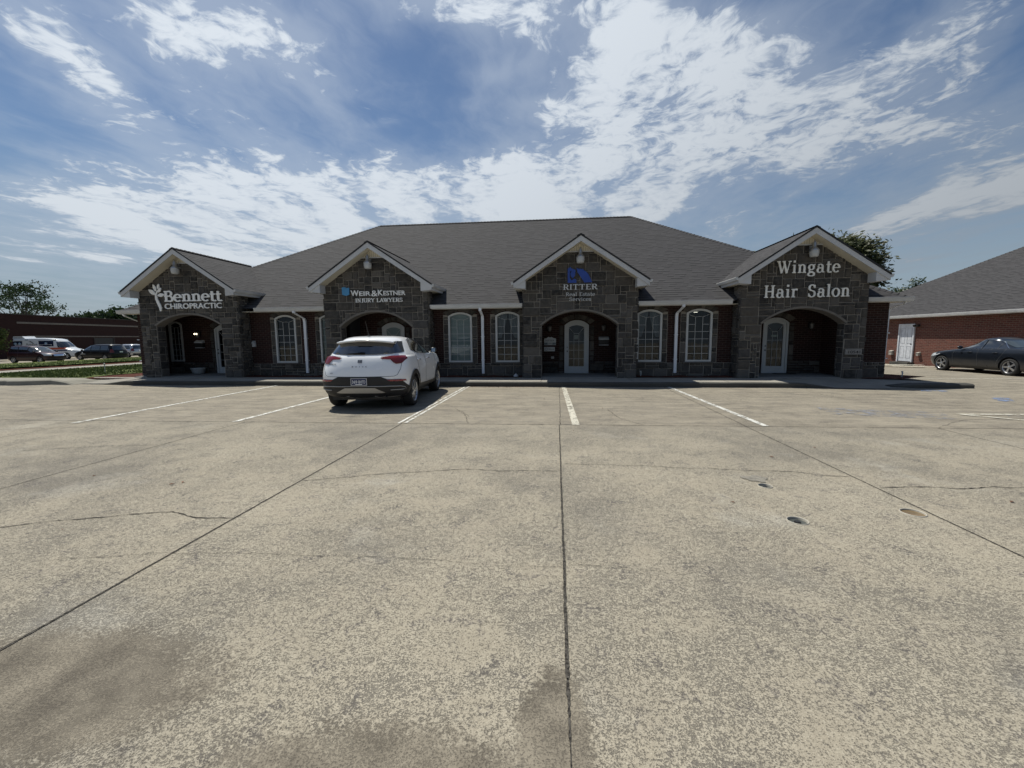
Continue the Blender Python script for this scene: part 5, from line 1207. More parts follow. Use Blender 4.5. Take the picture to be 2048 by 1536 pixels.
# greenhouse
rw = [(-.74,1.195),(-.60,1.165),(-.30,1.150),(0,1.147),(.30,1.150),(.60,1.165),(.74,1.195),(.70,1.25),(.60,1.395),(.45,1.408),(0,1.415),(-.45,1.408),(-.60,1.395),(-.70,1.25)]
suv.patch(rw, 'B', M_CGLASS, 'rear_window', .011)
suv.patch([(-.77,1.20),(-.72,1.183),(.72,1.183),(.77,1.20),(.655,1.42),(-.655,1.42)], 'B', M_BLACK, 'window_surround', .006, res=.025)
for v, s_ in (('R', 1), ('L', -1)):
    suv.patch([(1.00,1.235),(1.35,1.155),(1.85,1.118),(2.55,1.105),(3.02,1.118),(3.06,1.13),(2.78,1.27),(2.45,1.39),(2.15,1.455),(1.75,1.475),(1.40,1.462),(1.17,1.42)], v, M_CGLASS, 'side_window', .007)
    suv.patch([(s_*a, b) for a, b in ((.70,1.195),(.80,1.21),(.815,1.31),(.77,1.40),(.68,1.41))], s_*40, M_BLACK, 'pillar_trim', .008, res=.02)
    suv.line([(1.17,1.44),(1.45,1.48),(1.75,1.492),(2.15,1.472),(2.48,1.404),(2.82,1.275),(3.10,1.13)], v, M_CHROME if False else M_CLAD, 'window_trim', .007, .004)
    suv.line([(1.93,1.12),(1.93,1.30),(1.90,1.47)], v, M_BLACK, 'window_pillar', .016, .006)
    suv.line([(1.22,1.20),(1.16,1.05),(1.22,.86),(1.30,.66),(1.36,.47)], v, M_SEAM, 'door_gap', .004, .001); suv.line([(1.95,1.11),(1.97,.8),(1.96,.46)], v, M_SEAM, 'door_gap', .004, .001); suv.line([(3.06,1.10),(3.02,.8),(2.96,.46)], v, M_SEAM, 'door_gap', .004, .001)
    suv.patch([(1.26,.24),(2.98,.24),(3.02,.40),(2.1,.42),(1.22,.46)], v, M_CLAD, 'sill_cladding', .010)
    for y in (.86, 3.455): suv.patch(arc_band(y, .335, .388, .480), v, M_CLAD, 'arch_cladding', .016, res=.03)
    for y in (1.30, 2.22):
        q = MB(); h, n_ = suv.hit((s_*3, y, 1.0), (-s_, 0, 0)); q.tube([(h.x-s_*.0, y-.09, .995), (h.x+s_*.028, y-.06, 1.0), (h.x+s_*.032, y+.05, 1.0), (h.x, y+.085, .997)], .015, 8); q.build('door_handle', M_CHROME, suv.root, smooth=True)
    q = MB(); rows_ = []                              # mirror
    for k, (dx_, sx_, sz_) in enumerate(((.03,.3,.3),(.06,.65,.7),(.11,.8,.8),(.16,.7,.7),(.19,.3,.35))):
        rows_.append([(s_*(.80+dx_), 2.93+.055*sx_*math.cos(a)+dx_*.2, 1.17+.085*sz_*math.sin(a)) for a in [j*math.pi/8 for j in range(16)]])
    q.grid(rows_, closed=True); q.face(rows_[0]); q.face(rows_[-1]); q.tube([(s_*.76,2.96,1.105),(s_*.86,2.95,1.12)], .025, 6); mo = q.build('wing_mirror', M_BLKP if s_ > 0 else M_BLKP, suv.root, smooth=True)
    q = MB(); q.prism([(s_*.865,1.12),(s_*.965,1.122),(s_*.97,1.21),(s_*.87,1.22)], lambda x, z: (x, 2.882, z), lambda x, z: (x, 2.879, z)); q.build('mirror_glass', M_CHROME, mo)
# tail lamps: a blade on the hatch running into a lens round the corner
for s_ in (-1, 1):
    T_ = [(.40,1.085),(.44,1.10),(.60,1.118),(.74,1.125),(.84,1.12),(.86,1.06),(.80,.975),(.76,.965),(.72,1.03),(.62,1.052),(.50,1.058),(.43,1.062)]
    suv.patch([(s_*x, z) for x, z in T_], 'B', M_REDL, 'tail_lamp', .012, res=.03)
    TC = [(.52,1.115),(.66,1.118),(.73,1.08),(.735,1.01),(.70,.965),(.60,.96),(.56,.99),(.53,1.04)]
    suv.patch([(s_*x, z) for x, z in TC], s_*50, M_REDL, 'tail_lamp', .014, res=.03)
    suv.line([(s_*.41,1.105),(s_*.52,1.118),(s_*.66,1.126)], 'B', M_CHROME, 'lamp_trim', .006, .012)
    suv.patch([(s_*.54,.655),(s_*.86,.648),(s_*.88,.612),(s_*.60,.620)], 'B', M_REDL if False else mat('reflector_red', lambda t: pbr(t, (.25,.02,.025), .2, coat=1)), 'reflector', .020, res=.04)
# black lower bumper with silver skid plate and exhaust-style trims
bp = [(-.93,.70),(-.90,.66),(-.55,.665),(-.44,.705),(.44,.705),(.55,.665),(.90,.66),(.93,.70)]
suv.patch([(-.80,.655),(-.56,.66),(-.43,.715),(.43,.715),(.56,.66),(.80,.655),(.90,.50),(.90,.40),(.84,.31),(0,.27),(-.84,.31),(-.90,.40),(-.90,.50)], 'B', M_CLAD, 'lower_bumper', .010)
for s_ in (-1, 1):
    suv.patch([(s_*x, z) for x, z in ((.46,.64),(.52,.645),(.72,.49),(.74,.42),(.70,.31),(.42,.31))], s_*55, M_CLAD, 'lower_bumper', .012, res=.04)
    suv.line([(s_*.30,.520),(s_*.60,.520),(s_*.78,.515),(s_*.84,.49),(s_*.86,.455),(s_*.80,.445),(s_*.60,.445)], 'B', M_SATIN, 'bumper_trim', .011, .02)
suv.line([(-.34,.522),(.34,.522)], 'B', M_SATIN, 'bumper_trim', .010, .02)
suv.patch([(-.30,.49),(.30,.49),(.50,.395),(.42,.385),(-.42,.385),(-.50,.395)], 'B', M_SATIN, 'skid_plate', .022)
# hatch shut line
suv.line([(-.76,1.13),(-.80,1.0),(-.79,.86),(-.74,.745),(-.68,.718),(0,.712),(.68,.718),(.74,.745),(.79,.86),(.80,1.0),(.76,1.13)], 'B', M_SEAM, 'hatch_gap', .005, .001)
# spoiler, high brake lamp, wiper, antenna
q = MB(); rows_ = []
for x in [-.665+1.33*i/16 for i in range(17)]:
    u = abs(x)/.665; x = x*.91; yb = .30+.13*u**2.5; z = 1.450-.045*u*u; rows_.append([(x, yb+.30, z+.035-.01*u), (x, yb+.12, z+.022), (x, yb, z), (x, yb+.01, z-.022), (x, yb+.16, z-.045), (x, yb+.32, z-.03)])
q.grid(rows_); q.face(rows_[0]); q.face(rows_[-1]); q.build('roof_spoiler', M_WPAINT, suv.root, smooth=True)
q = MB(); q.box(-.62,.62,.47,.50,1.385,1.42); q.build('spoiler_underside', M_BLACK, suv.root)
q = MB(); q.box(-.16,.16,.29,.305,1.437,1.447); q.build('brake_lamp', M_BLACK, suv.root)
h, n_ = suv.hit((0, -3, 1.175), (0, 1, 0))
q = MB(); q.prism([(-.30,1.165),(.07,1.158),(.08,1.20),(.0,1.205),(-.28,1.178)], lambda x, z: (x, .195+(z-1.15)*.9, z), lambda x, z: (x, .165+(z-1.15)*.9, z)); q.build('rear_wiper', mat('wiper_black', lambda t: pbr(t, (.006,.006,.006), .95, spec=.05)), suv.root)
q = MB(); q.lathe([(.001,.03),(.03,.025),(.045,.0)], c=(-.05,.80,1.535), n=12); q.tube([(-.05,.80,1.55),(-.06,.66,1.85)], .004, 5); q.build('antenna', M_BLACK, suv.root)
# plate, emblem and lettering
q = MB(); q.prism([(-.165,0),(.165,0),(.165,.15),(-.165,.15)], lambda x, z: (x, -.012, .54+z), lambda x, z: (x, -.026, .54+z)); pl = q.build('licence_plate', simple('plate_frame', (.45,.46,.48), .4, metal=.4), suv.root)
q = MB(); q.box(-.150,.150,-.0285,-.0262,.556,.676); q.build('plate_face', simple('plate_navy', (.015,.022,.09), .5), pl)
q = MB(); txt(q, '369', -.135, .585, .062, .105, -.029, .001, bold=.01); q.box(-.020,-.008,-.0295,-.029,.605,.617); txt(q, 'BHTD', .0, .585, .062, .135, -.029, .001, bold=.01); q.box(-.07,.07,-.0295,-.029,.560,.574); q.build('plate_characters', M_LETTER, pl)
def rear3(x, z, d):
    h, n_ = suv.hit((x, -3, z), (0, 1, 0)); return (h.x, h.y-.004-d, h.z)
q = MB(); 
for i, ch in enumerate('BUICK'): txt(q, ch, -.155+i*.070+(.012 if ch == 'I' else 0), .905, .024, .007 if ch == 'I' else .028, 0, .003, to3=rear3, bold=.01)
q.build('badge_lettering', M_CHROME if False else simple('badge_grey', (.22,.22,.23), .3, metal=.6), suv.root)
q = MB(); txt(q, 'ENCORE GX', -.69, .955, .026, .19, 0, .003, to3=rear3); q.build('model_lettering', simple('badge_grey', (.2,.2,.2)), suv.root)
q = MB(); txt(q, 'GX', -.62, .775, .024, .06, 0, .003, to3=rear3); q.build('trim_lettering', simple('badge_grey', (.2,.2,.2)), suv.root)
q = MB()
for i in (-1, 0, 1):                                # three tall shields side by side
    cx = i*.031; cz = 1.018
    P_ = [(cx-.013,cz+.034),(cx+.013,cz+.038),(cx+.013,cz-.016),(cx,cz-.034),(cx-.013,cz-.016)]
    q.prism(P_, lambda x, z: rear3(x, z, 0), lambda x, z: rear3(x, z, .006))
    for a, b in ((.014,.020),(-.005,.001)): q.prism([(cx-.009,cz+a),(cx+.009,cz+a+.003),(cx+.009,cz+b+.003),(cx-.009,cz+b)], lambda x, z: rear3(x, z, .006), lambda x, z: rear3(x, z, .008))
q.build('emblem', simple('badge_grey', (.2,.2,.2)), suv.root)
q = MB(); q.tube([(.50,.10,.30),(.50,.02,.29)], .03, 10); q.box(-.72,.72,.35,3.9,.20,.27); q.build('underbody', M_BLACK, suv.root)
# windshield and lamps at the nose
suv.patch([(-.66,1.17),(.66,1.17),(.52,1.44),(-.52,1.44)], 'F', M_CGLASS, 'windshield', .006)
for s_ in (-1, 1): suv.patch([(s_*.45,.92),(s_*.82,1.0),(s_*.84,.93),(s_*.5,.87)], 'F', M_HEADL, 'headlight', .008)
suv.patch([(-.42,.86),(.42,.86),(.5,.6),(.3,.48),(-.3,.48),(-.5,.6)], 'F', M_CLAD, 'grille', .008)
def place(car, lp, wp):
    """move the car so that its local point lp stands at wp"""
    r = car.root; sc = r.scale[0]; v = Matrix.Rotation(r.rotation_euler[2], 3, 'Z') @ (Vector(lp)*sc); r.location = Vector(wp)-v
def lamps_(c, tail, head, m=M_REDL):
    for s_ in (-1, 1):
        if tail: c.patch([(s_*x, z) for x, z in tail], 'B', m, 'tail_lamp', .010)
        if head: c.patch([(s_*x, z) for x, z in head], 'F', M_HEADL, 'headlight', .010)
# ---- slate blue saloon on the right
K = [(.17,.35,4.55,.70),(.23,.12,4.70,.85),(.36,.04,4.77,.895),(.52,.01,4.80,.905),(.66,.0,4.78,.91),(.76,.015,4.70,.905),(.84,.04,4.52,.895),(.90,.06,4.20,.88),(.95,.075,3.85,.865),(.985,.09,3.58,.85),
     (1.02,.13,3.42,.825),(1.05,.45,3.32,.80),(1.08,.80,3.22,.775),(1.14,1.00,3.08,.74),(1.22,1.22,2.90,.70),(1.30,1.42,2.76,.665),(1.38,1.62,2.58,.63),(1.43,1.82,2.42,.585),(1.46,2.0,2.28,.50)]
zs = [.17,.20,.23,.30,.36,.44,.52,.60,.66,.72,.76,.80,.84,.87,.90,.93,.95,.97,.985,1.0,1.02,1.035,1.05,1.065,1.08,1.11,1.14,1.18,1.22,1.26,1.30,1.34,1.38,1.41,1.43,1.447,1.46]
K2 = [(z, yr, yf, w_) for z, yr, yf, w_ in K]
rows = car_shell(K2, 0, .55, .85, 2.8, 2.6, lambda y, z: (1-.04*ss(y, 3.6, 4.8)-.03*ss(.9-y, 0, .9)), zs)
sed = Car('blue_sedan', 'dark slate blue saloon car parked by the right brick building', 'car', (0, 0, 0), R_(2.5), rows, M_NAVY, [(.9,1.07),(.9,3.845)], .335, scale=.89, crown=.03)
for x in (-.89, .89):
    for y in (1.07, 3.845): sed.wheel(x, y, .335, .21, 5, 'fat', rr=.70)
for v, s_ in (('L', -1), ('R', 1)):
    dlo = [(3.18,1.02),(2.2,1.025),(1.35,1.045),(1.22,1.065),(1.30,1.12),(1.60,1.30),(1.83,1.365),(2.15,1.395),(2.48,1.375),(2.78,1.265),(3.03,1.11)]
    sed.patch(dlo, v, M_CGLASS, 'side_window', .007)
    sed.line([(1.20,1.052),(1.34,1.14),(1.61,1.32),(1.84,1.385),(2.15,1.413),(2.50,1.392)], v, M_CHROME, 'window_trim', .009, .006); sed.line([(3.2,1.005),(2.2,1.008),(1.22,1.04)], v, M_CHROME, 'window_trim', .005, .006)
    sed.line([(2.22,1.03),(2.16,1.37)], v, M_NAVY, 'window_pillar', .022, .006); sed.line([(1.62,1.04),(1.55,1.25)], v, M_BLACK, 'window_divider', .010, .006)
    sed.line([(2.30,1.0),(2.30,.62),(2.26,.28)], v, M_SEAM, 'door_gap', .004, .0); sed.line([(1.28,1.03),(1.36,.80),(1.52,.55),(1.55,.28)], v, M_SEAM, 'door_gap', .004, .0); sed.line([(3.28,.99),(3.34,.7),(3.30,.30)], v, M_SEAM, 'door_gap', .004, .0)
    sed.patch([(1.48,.19),(3.42,.19),(3.42,.27),(1.48,.27)], v, M_CLAD, 'sill', .012)
    for y in (1.62, 2.62): 
        h, n_ = sed.hit((s_*3, y, .88), (-s_, 0, 0)); q = MB(); q.tube([(h.x, y-.10, .88), (h.x+s_*.03, y-.06, .885), (h.x+s_*.03, y+.06, .885), (h.x, y+.10, .88)], .014, 8); q.build('door_handle', M_NAVY, sed.root, smooth=True)
    q = MB(); rr_ = [[(s_*(.80+a), 3.02+.06*b*math.cos(t), 1.06+.075*b*math.sin(t)) for t in [j*math.pi/8 for j in range(16)]] for a, b in ((0,.3),(.05,.8),(.12,1),(.18,.8),(.21,.3))]
    q.grid(rr_, closed=True); q.face(rr_[0]); q.face(rr_[-1]); q.build('wing_mirror', M_NAVY, sed.root, smooth=True)
    sed.patch([(s_*x, z) for x, z in ((.50,.70),(.66,.74),(.90,.80),(.92,.72),(.84,.64),(.60,.60))], 'F', M_HEADL, 'headlight', .008)
    sed.patch([(4.32,.71),(4.52,.70),(4.58,.64),(4.50,.60),(4.36,.65)], v, M_HEADL, 'headlight', .010, res=.04)
    sed.patch([(s_*x, z) for x, z in ((.45,.90),(.80,.92),(.84,.78),(.55,.74))], 'B', M_REDL, 'tail_lamp', .008); sed.patch([(.10,.92),(.42,.90),(.36,.80),(.12,.78)], v, M_REDL, 'tail_lamp', .008, res=.04)
sed.patch([(-.66,1.09),(.66,1.09),(.56,1.36),(-.56,1.36)], 'F', M_CGLASS2, 'windshield', .006); sed.patch([(-.68,1.10),(.68,1.10),(.56,1.36),(-.56,1.36)], 'B', M_CGLASS2, 'rear_window', .006)
sed.patch([(-.5,.55),(.5,.55),(.6,.32),(-.6,.32)], 'F', M_CLAD, 'grille', .008)
place(sed, (-.91, 3.845, 0), (15.5, 18.75, 0))

# ---- vehicles in the far lot on the left, all on its lower ground
ZF = -.56
def tall_car(name, label, loc, rz, paint, L, Hh, W_, hood, wb, roof_r=.25, glass_z=.62, wrad=.33, kind='van'):
    """box-tailed family car: hood = length of the bonnet, belt at glass_z of the height"""
    b = Hh*glass_z; h = W_/2; wb0, wb1 = wb
    K = [(.20,.25,L-.30,h*.82),(.28,.08,L-.10,h*.95),(.50,.01,L-.01,h),(.70,.0,L,h),(b*.82,.02,L-.12,h*.995),(b*.92,.04,L-.35,h*.98),(b*.98,.06,L-hood*.75,h*.96),(b+.02,.08,L-hood,h*.94),
         (b+(Hh-b)*.3,.13,L-hood-.28,h*.90),(b+(Hh-b)*.6,.20,L-hood-.62,h*.84),(b+(Hh-b)*.85,.28,L-hood-.95,h*.77),(Hh-.04,.36,L-hood-1.15,h*.70),(Hh-.01,.5,L-hood-1.35,h*.58)]
    rows = car_shell(K, 26, .45, .75, 3.2, 2.6)
    c = Car(name, label, 'car', loc, rz, rows, paint, [(h-.02, wb0), (h-.02, wb1)], wrad, crown=.02)
    for x in (-(h-.02), h-.02):
        for y in wb: c.wheel(x, y, wrad, .2, 6, 'fat', rr=.68)
    t0 = b+.04; t1 = Hh-.14
    for v, s_ in (('R', 1), ('L', -1)):
        c.patch([(.42,t0),(L-hood-.25,t0),(L-hood-.95,t1+.01),(.62,t1)], v, M_CGLASS, 'side_window', .008, res=.09)
        for yy in (L*.30, L*.52): c.line([(yy, t0-.01), (yy, t1+.02)], v, paint, 'window_pillar', .028, .006)
        for yy in (L*.30, L*.52): c.line([(yy, t0-.02), (yy, .3)], v, M_SEAM, 'door_gap', .005, .0)
        c.patch([(.25,.55),(L-.5,.55),(L-.5,.60),(.25,.60)], v, M_CLAD, 'side_moulding', .010, res=.1)
        q = MB(); q.lathe([(.001,.09),(.07,.07),(.10,0),(.07,-.07),(.001,-.09)], c=(s_*(h*.94+.08), L-hood-.35, t0+.02), n=10); q.build('wing_mirror', M_BLACK, c.root, smooth=True)
        c.patch([(s_*x, z) for x, z in ((h*.60,b*.84),(h*.97,b*.90),(h*.98,b*.68),(h*.62,b*.66))], 'F', M_HEADL, 'headlight', .010)
        c.patch([(s_*x, z) for x, z in ((h*.74,b*1.12),(h*.93,b*1.10),(h*.985,b*.78),(h*.70,b*.78))], 'B', M_REDL, 'tail_lamp', .012)
    c.patch([(-h*.82,t0),(h*.82,t0),(h*.68,t1),(-h*.68,t1)], 'F', M_CGLASS2, 'windshield', .008, res=.09); c.patch([(-h*.78,t0),(h*.78,t0),(h*.66,t1),(-h*.66,t1)], 'B', M_CGLASS, 'rear_window', .008, res=.09)
    c.patch([(-h*.5,b*.80),(h*.5,b*.80),(h*.45,b*.64),(-h*.45,b*.64)], 'F', M_CHROME, 'grille', .010); c.patch([(-h*.9,.5),(h*.9,.5),(h*.85,.3),(-h*.85,.3)], 'F', M_CLAD, 'bumper', .010); c.patch([(-h*.9,.5),(h*.9,.5),(h*.85,.3),(-h*.85,.3)], 'B', M_CLAD, 'bumper', .010)
    q = MB(); q.box(-.16,.16,-.03,.02,b*.78,b*.78+.12); q.build('licence_plate', M_LETTER, c.root)
    return c
mv = tall_car('maroon_minivan', 'dark maroon people carrier with bright windscreen, leftmost vehicle beyond the grass', (-52.3, 35.9, ZF), R_(-90), M_MAROON, 4.75, 1.66, 1.80, 1.15, (.85,3.75))
bv = tall_car('black_minivan', 'black people carrier with red tail lamps facing left beyond the grass', (-46.6, 40.9, ZF), R_(90), M_BLKP, 4.95, 1.68, 1.88, 1.05, (.95,3.95))
for s_ in (-1, 1):
    q = MB(); q.tube([(s_*.62,.9,1.70),(s_*.66,1.1,1.735),(s_*.66,3.0,1.735),(s_*.62,3.2,1.70)], .018, 6); q.build('roof_rail', M_SATIN, mv.root)
q = MB(); h, n_ = bv.hit((-3, 3.55, .78), (1, 0, 0)); q.prism([(3.44,.74),(3.66,.74),(3.55,.94)], lambda y, z: (h.x-.004, y, z), lambda y, z: (h.x-.012, y, z)); q.box(h.x-.012, h.x-.004, 3.2,3.85,.66,.69); q.build('door_emblem', M_LETTER, bv.root)
tall_car('silver_hatchback', 'silver hatchback showing its tail behind the black people carrier', (-51.4, 47.4, ZF), R_(90), M_SILV, 4.2, 1.62, 1.75, 1.0, (.8,3.4))
tall_car('dark_hatchback', 'dark car at the corner of the stone portico, farthest right in the left lot', (-52.3, 53.5, ZF), R_(90), M_BLKP, 4.2, 1.5, 1.75, 1.0, (.8,3.4))
# ambulance
L = 6.1; h = .97; Hh = 2.62
K = [(.26,.15,L-.25,h*.88),(.36,.02,L-.05,h*.98),(.60,.0,L,h),(.85,.0,L-.03,h),(1.0,.0,L-.16,h),(1.12,.0,L-.45,h*.99),(1.20,.0,L-.72,h*.985),(1.28,.01,L-.95,h*.98),(1.6,.02,L-1.22,h*.96),(1.9,.03,L-1.48,h*.93),(2.15,.04,L-1.75,h*.90),(2.3,.05,L-2.0,h*.87),(2.40,.08,L-2.5,h*.80),(2.44,.2,L-2.9,h*.66)]
rows = car_shell(K, 34, .14, .7, 5, 2.6)
am = Car('ambulance', 'white high-roofed ambulance van with an orange stripe behind the maroon people carrier', 'van', (-60.6, 42.0, ZF), R_(-72), rows, M_AMBW, [(h-.03,1.15),(h-.03,4.95)], .36, crown=.03)
for x in (-(h-.03), h-.03):
    for y in (1.15, 4.95): am.wheel(x, y, .36, .22, 6, 'fat', rr=.66)
q = MB(); q.prism([(.04,2.36),(.10,2.64),(.92,2.64),(1.12,2.44),(1.2,2.36)], lambda y, z: (-.78, y, z), lambda y, z: (.78, y, z)); q.build('roof_fairing', M_AMBW, am.root)
M_ORANGE = simple('orange_stripe', (.45,.07,.02), .5); M_NBLUE = simple('night_blue_film', (.008,.014,.04), .15)
for v, s_ in (('R', 1), ('L', -1)):
    am.patch([(.05,1.34),(4.9,1.34),(5.0,1.26),(5.0,1.14),(.05,1.14)], v, M_ORANGE, 'orange_stripe', .010, res=.1)
    am.patch([(.05,1.08),(5.1,1.08),(5.1,.96),(.05,.96)], v, simple('navy_stripe', (.01,.02,.09), .5), 'blue_stripe', .010, res=.1)
    am.patch([(.06,2.10),(.95,2.10),(.95,1.55),(.06,1.55)], v, M_NBLUE, 'rear_panel_window', .012, res=.1)
    am.patch([(2.45,2.12),(3.85,2.12),(3.85,1.50),(2.50,1.50)], v, M_NBLUE, 'side_window', .012, res=.1)
    am.patch([(4.10,1.98),(4.25,1.98),(4.62,1.86),(5.02,1.36),(4.75,1.32),(4.25,1.36)], v, M_CGLASS, 'cab_window', .012, res=.08)
    def sd3(a, b, d, s_=s_): hh, nn = am.hit((s_*3, a, b), (-s_, 0, 0)); return (hh.x+s_*(.014+d), a, b)
    f3 = (lambda a, b, d: sd3(a, b, d)) if s_ > 0 else (lambda a, b, d: sd3(3.45-a, b, d))
    q = MB(); txt(q, 'Acadian', 1.28, 1.60, .26, 1.05, 0, .006, to3=f3, bold=.02); q.build('side_lettering', M_BLACK, am.root)
    q = MB(); txt(q, 'AMBULANCE', .15, 2.42, .10, .75, 0, .004, to3=lambda a, b, d, s_=s_: (s_*(.785+d), a if s_ > 0 else 1.05-a, b)); q.build('roof_lettering', M_BLACK, am.root)
    q = MB()
    for k, (cy_, cz_) in enumerate(((1.50,1.86),(1.62,1.93),(1.74,1.90),(1.88,1.80))):
        pass
    q.prism([(1.48,2.13),(1.75,2.08),(1.95,1.93),(1.9,1.89),(1.72,1.98),(1.60,1.99),(1.70,2.05)], lambda a, b: f3(a, b, .0), lambda a, b: f3(a, b, .006)); q.build('bird_logo', M_BLACK, am.root)
    for cy_ in (.32, .72, 3.15):                     # six-armed emblems in the dark glass
        q = MB(); cz_ = 1.82
        for k in range(3):
            a = math.pi*k/3+math.pi/6; dx_, dz_ = math.cos(a)*.15, math.sin(a)*.15; px_, pz_ = -math.sin(a)*.035, math.cos(a)*.035
            q.face([sd3(cy_+dx_+px_, cz_+dz_+pz_, .004+.001*k), sd3(cy_-dx_+px_, cz_-dz_+pz_, .004+.001*k), sd3(cy_-dx_-px_, cz_-dz_-pz_, .004+.001*k), sd3(cy_+dx_-px_, cz_+dz_-pz_, .004+.001*k)])
        q.build('star_emblem', simple('pale_blue', (.30,.42,.55), .5), am.root, recalc=False)
    for y, z in ((1.35,2.24),(3.95,2.22)): q = MB(); q.box(min(s_*.80,s_*.89), max(s_*.80,s_*.89), y-.12, y+.12, z-.07, z+.07); q.build('warning_lamp', simple('lamp_grey', (.30,.36,.40), .3), am.root)
am.patch([(-.80,1.42),(.80,1.42),(.74,2.02),(-.74,2.02)], 'F', M_CGLASS, 'windshield', .010, res=.1)
for s_ in (-1, 1): am.patch([(s_*.55,1.0),(s_*.85,1.08),(s_*.9,.85),(s_*.6,.82)], 'F', M_HEADL, 'headlight', .010)

# ================================================================ neighbouring buildings
def WL(name, label, A, B, zb, zt, m):
    pass
t_ = thing('brick_hall', 'long low dark red brick building with two pale bands behind the parked vehicles', 'building', (-67, 50, -.6))
TI = Matrix.Translation(-Vector((-67, 50, -.6)))
d = (Vector((-69.5,63.1))-Vector((-65.7,43.4))).normalized(); nv = Vector((d.y, -d.x))   # outward, towards us
a0 = Vector((-65.7,43.4))-d*24; a1 = Vector((-69.5,63.1))+d*34
def wq(mb, s0, s1, z0, z1, o0, o1, mi=0):
    A = a0+d*s0; Bq = a0+d*s1
    P0, P1 = A+nv*o1, Bq+nv*o1; P2, P3 = Bq+nv*o0, A+nv*o0
    mb.prism([tuple(P0), tuple(P1), tuple(P2), tuple(P3)], lambda x, y: (x, y, z0), lambda x, y: (x, y, z1), mi)
LL = (a1-a0).length
def tp(q, n, m, par=t_): 
    o = q.build(n, m, par)
    if par is t_: o.matrix_parent_inverse = TI
    return o
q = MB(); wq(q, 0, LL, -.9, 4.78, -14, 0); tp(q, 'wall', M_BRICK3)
for z0, z1, s0 in ((3.72,3.95,26.5),(2.08,2.24,27.5)): q = MB(); wq(q, s0, LL, z0, z1, .001, .04); tp(q, 'pale_band', simple('pale_band', (.17,.15,.13), .8))
q = MB(); wq(q, -.2, LL+.2, 4.785, 4.90, -14.2, .08); tp(q, 'parapet_cap', simple('coping', (.03,.022,.02), .7))
q = MB(); wq(q, 37.0, 40.2, -.6, 1.95, .002, .03); tp(q, 'doorway', simple('dark_doorway', (.01,.01,.012), .5))
q = MB(); wq(q, 36.8, 37.0, -.6, 2.05, .002, .08); wq(q, 40.2, 40.4, -.6, 2.05, .002, .08); tp(q, 'door_frame', simple('coping', (.03,.022,.02)))

# building at the right: brick wall along its side, grey hip roof
Aw = Vector((19.18, 26.64)); uf = Vector((-.07453, .99722)); nn_ = Vector((.99722, .07453))
t_ = thing('brick_office', 'neighbouring red brick building with a grey hip roof at the right edge', 'building', (19.2, 26, -.24)); TI = Matrix.Translation(-Vector((19.2, 26, -.24)))
def Wp(s, z, o=0): p = Aw+uf*s-nn_*o; return (p.x, p.y, z)
q = MB(); q.face([Wp(5,-.4), Wp(-30,-.4), Wp(-30,2.44), Wp(5,2.44)]); p = Aw+uf*5; e = p+nn_*16; q.face([(p.x,p.y,-.4),(e.x,e.y,-.4),(e.x,e.y,2.44),(p.x,p.y,2.44)])
tp(q, 'wall', M_BRICK2, t_).matrix_parent_inverse = TI
q = MB(); ez = 2.46; C0 = Aw+uf*4.85-nn_*.35; C1 = Aw-uf*30-nn_*.35; Hd = 9.0; sl_ = .60; Rg0 = C0-uf*Hd+nn_*Hd; Rg1 = C1+nn_*Hd; C0b = C0+nn_*2*Hd
v3 = lambda p, z: (p.x, p.y, z); Ls = math.hypot(Hd, sl_*Hd)
q.face([v3(C0,ez), v3(C1,ez), v3(Rg1,ez+sl_*Hd), v3(Rg0,ez+sl_*Hd)], [(0,0),(35,0),(35,Ls),(Hd,Ls)])
q.face([v3(C0b,ez), v3(C0,ez), v3(Rg0,ez+sl_*Hd)], [(0,0),(2*Hd,0),(Hd,Ls)])
rf = tp(q, 'roof', M_SHING, t_); rf.matrix_parent_inverse = TI
q = MB(); cap(v3(C0,ez), v3(Rg0,ez+sl_*Hd), q); cap(v3(Rg0,ez+sl_*Hd), v3(Rg1,ez+sl_*Hd), q); q.build('ridge_caps', M_SHING, rf, recalc=False)
pv = C0-uf*6.4+nn_*5.9; q = MB(); q.lathe([(.001,.75),(.12,.74),(.16,.68),(.10,.60),(.09,-.2)], c=(pv.x, pv.y, ez+sl_*5.9), n=14); q.build('roof_vent', M_GALV, rf, smooth=True)
q = MB(); pr = [(0,.02),(.085,.02),(.085,0),(.06,-.10),(0,-.10)]
q.prism(pr, lambda o, z: (*(C0-nn_*o-uf*0).to_tuple(), ez+z), lambda o, z: (*(C1-nn_*o).to_tuple(), ez+z)); q.prism([(0.002,-.12),(.002,-.0),(-.3,-.0),(-.3,-.12)], lambda o, z: (*(C0-nn_*o).to_tuple(), ez+z-.01), lambda o, z: (*(C1-nn_*o).to_tuple(), ez+z-.01)); tp(q, 'gutter', simple('bright_gutter', (.66,.66,.66), .4), t_).matrix_parent_inverse = TI
def wbox(q, s0, s1, z0, z1, o0, o1):
    P_ = [Wp(s0,0,o0)[:2], Wp(s1,0,o0)[:2], Wp(s1,0,o1)[:2], Wp(s0,0,o1)[:2]]; q.prism(P_, lambda x, y: (x, y, z0), lambda x, y: (x, y, z1))
q = MB(); wbox(q, -1.58, -.70, -.02, 1.96, .002, .03); wbox(q, -1.62,-1.55,-.05,2.02,.002,.07); wbox(q, -.73,-.66,-.05,2.02,.002,.07); wbox(q, -1.55,-.73,1.95,2.02,.002,.07)
dd_ = tp(q, 'door', simple('door_bright', (.62,.64,.68), .4), t_); dd_.matrix_parent_inverse = TI
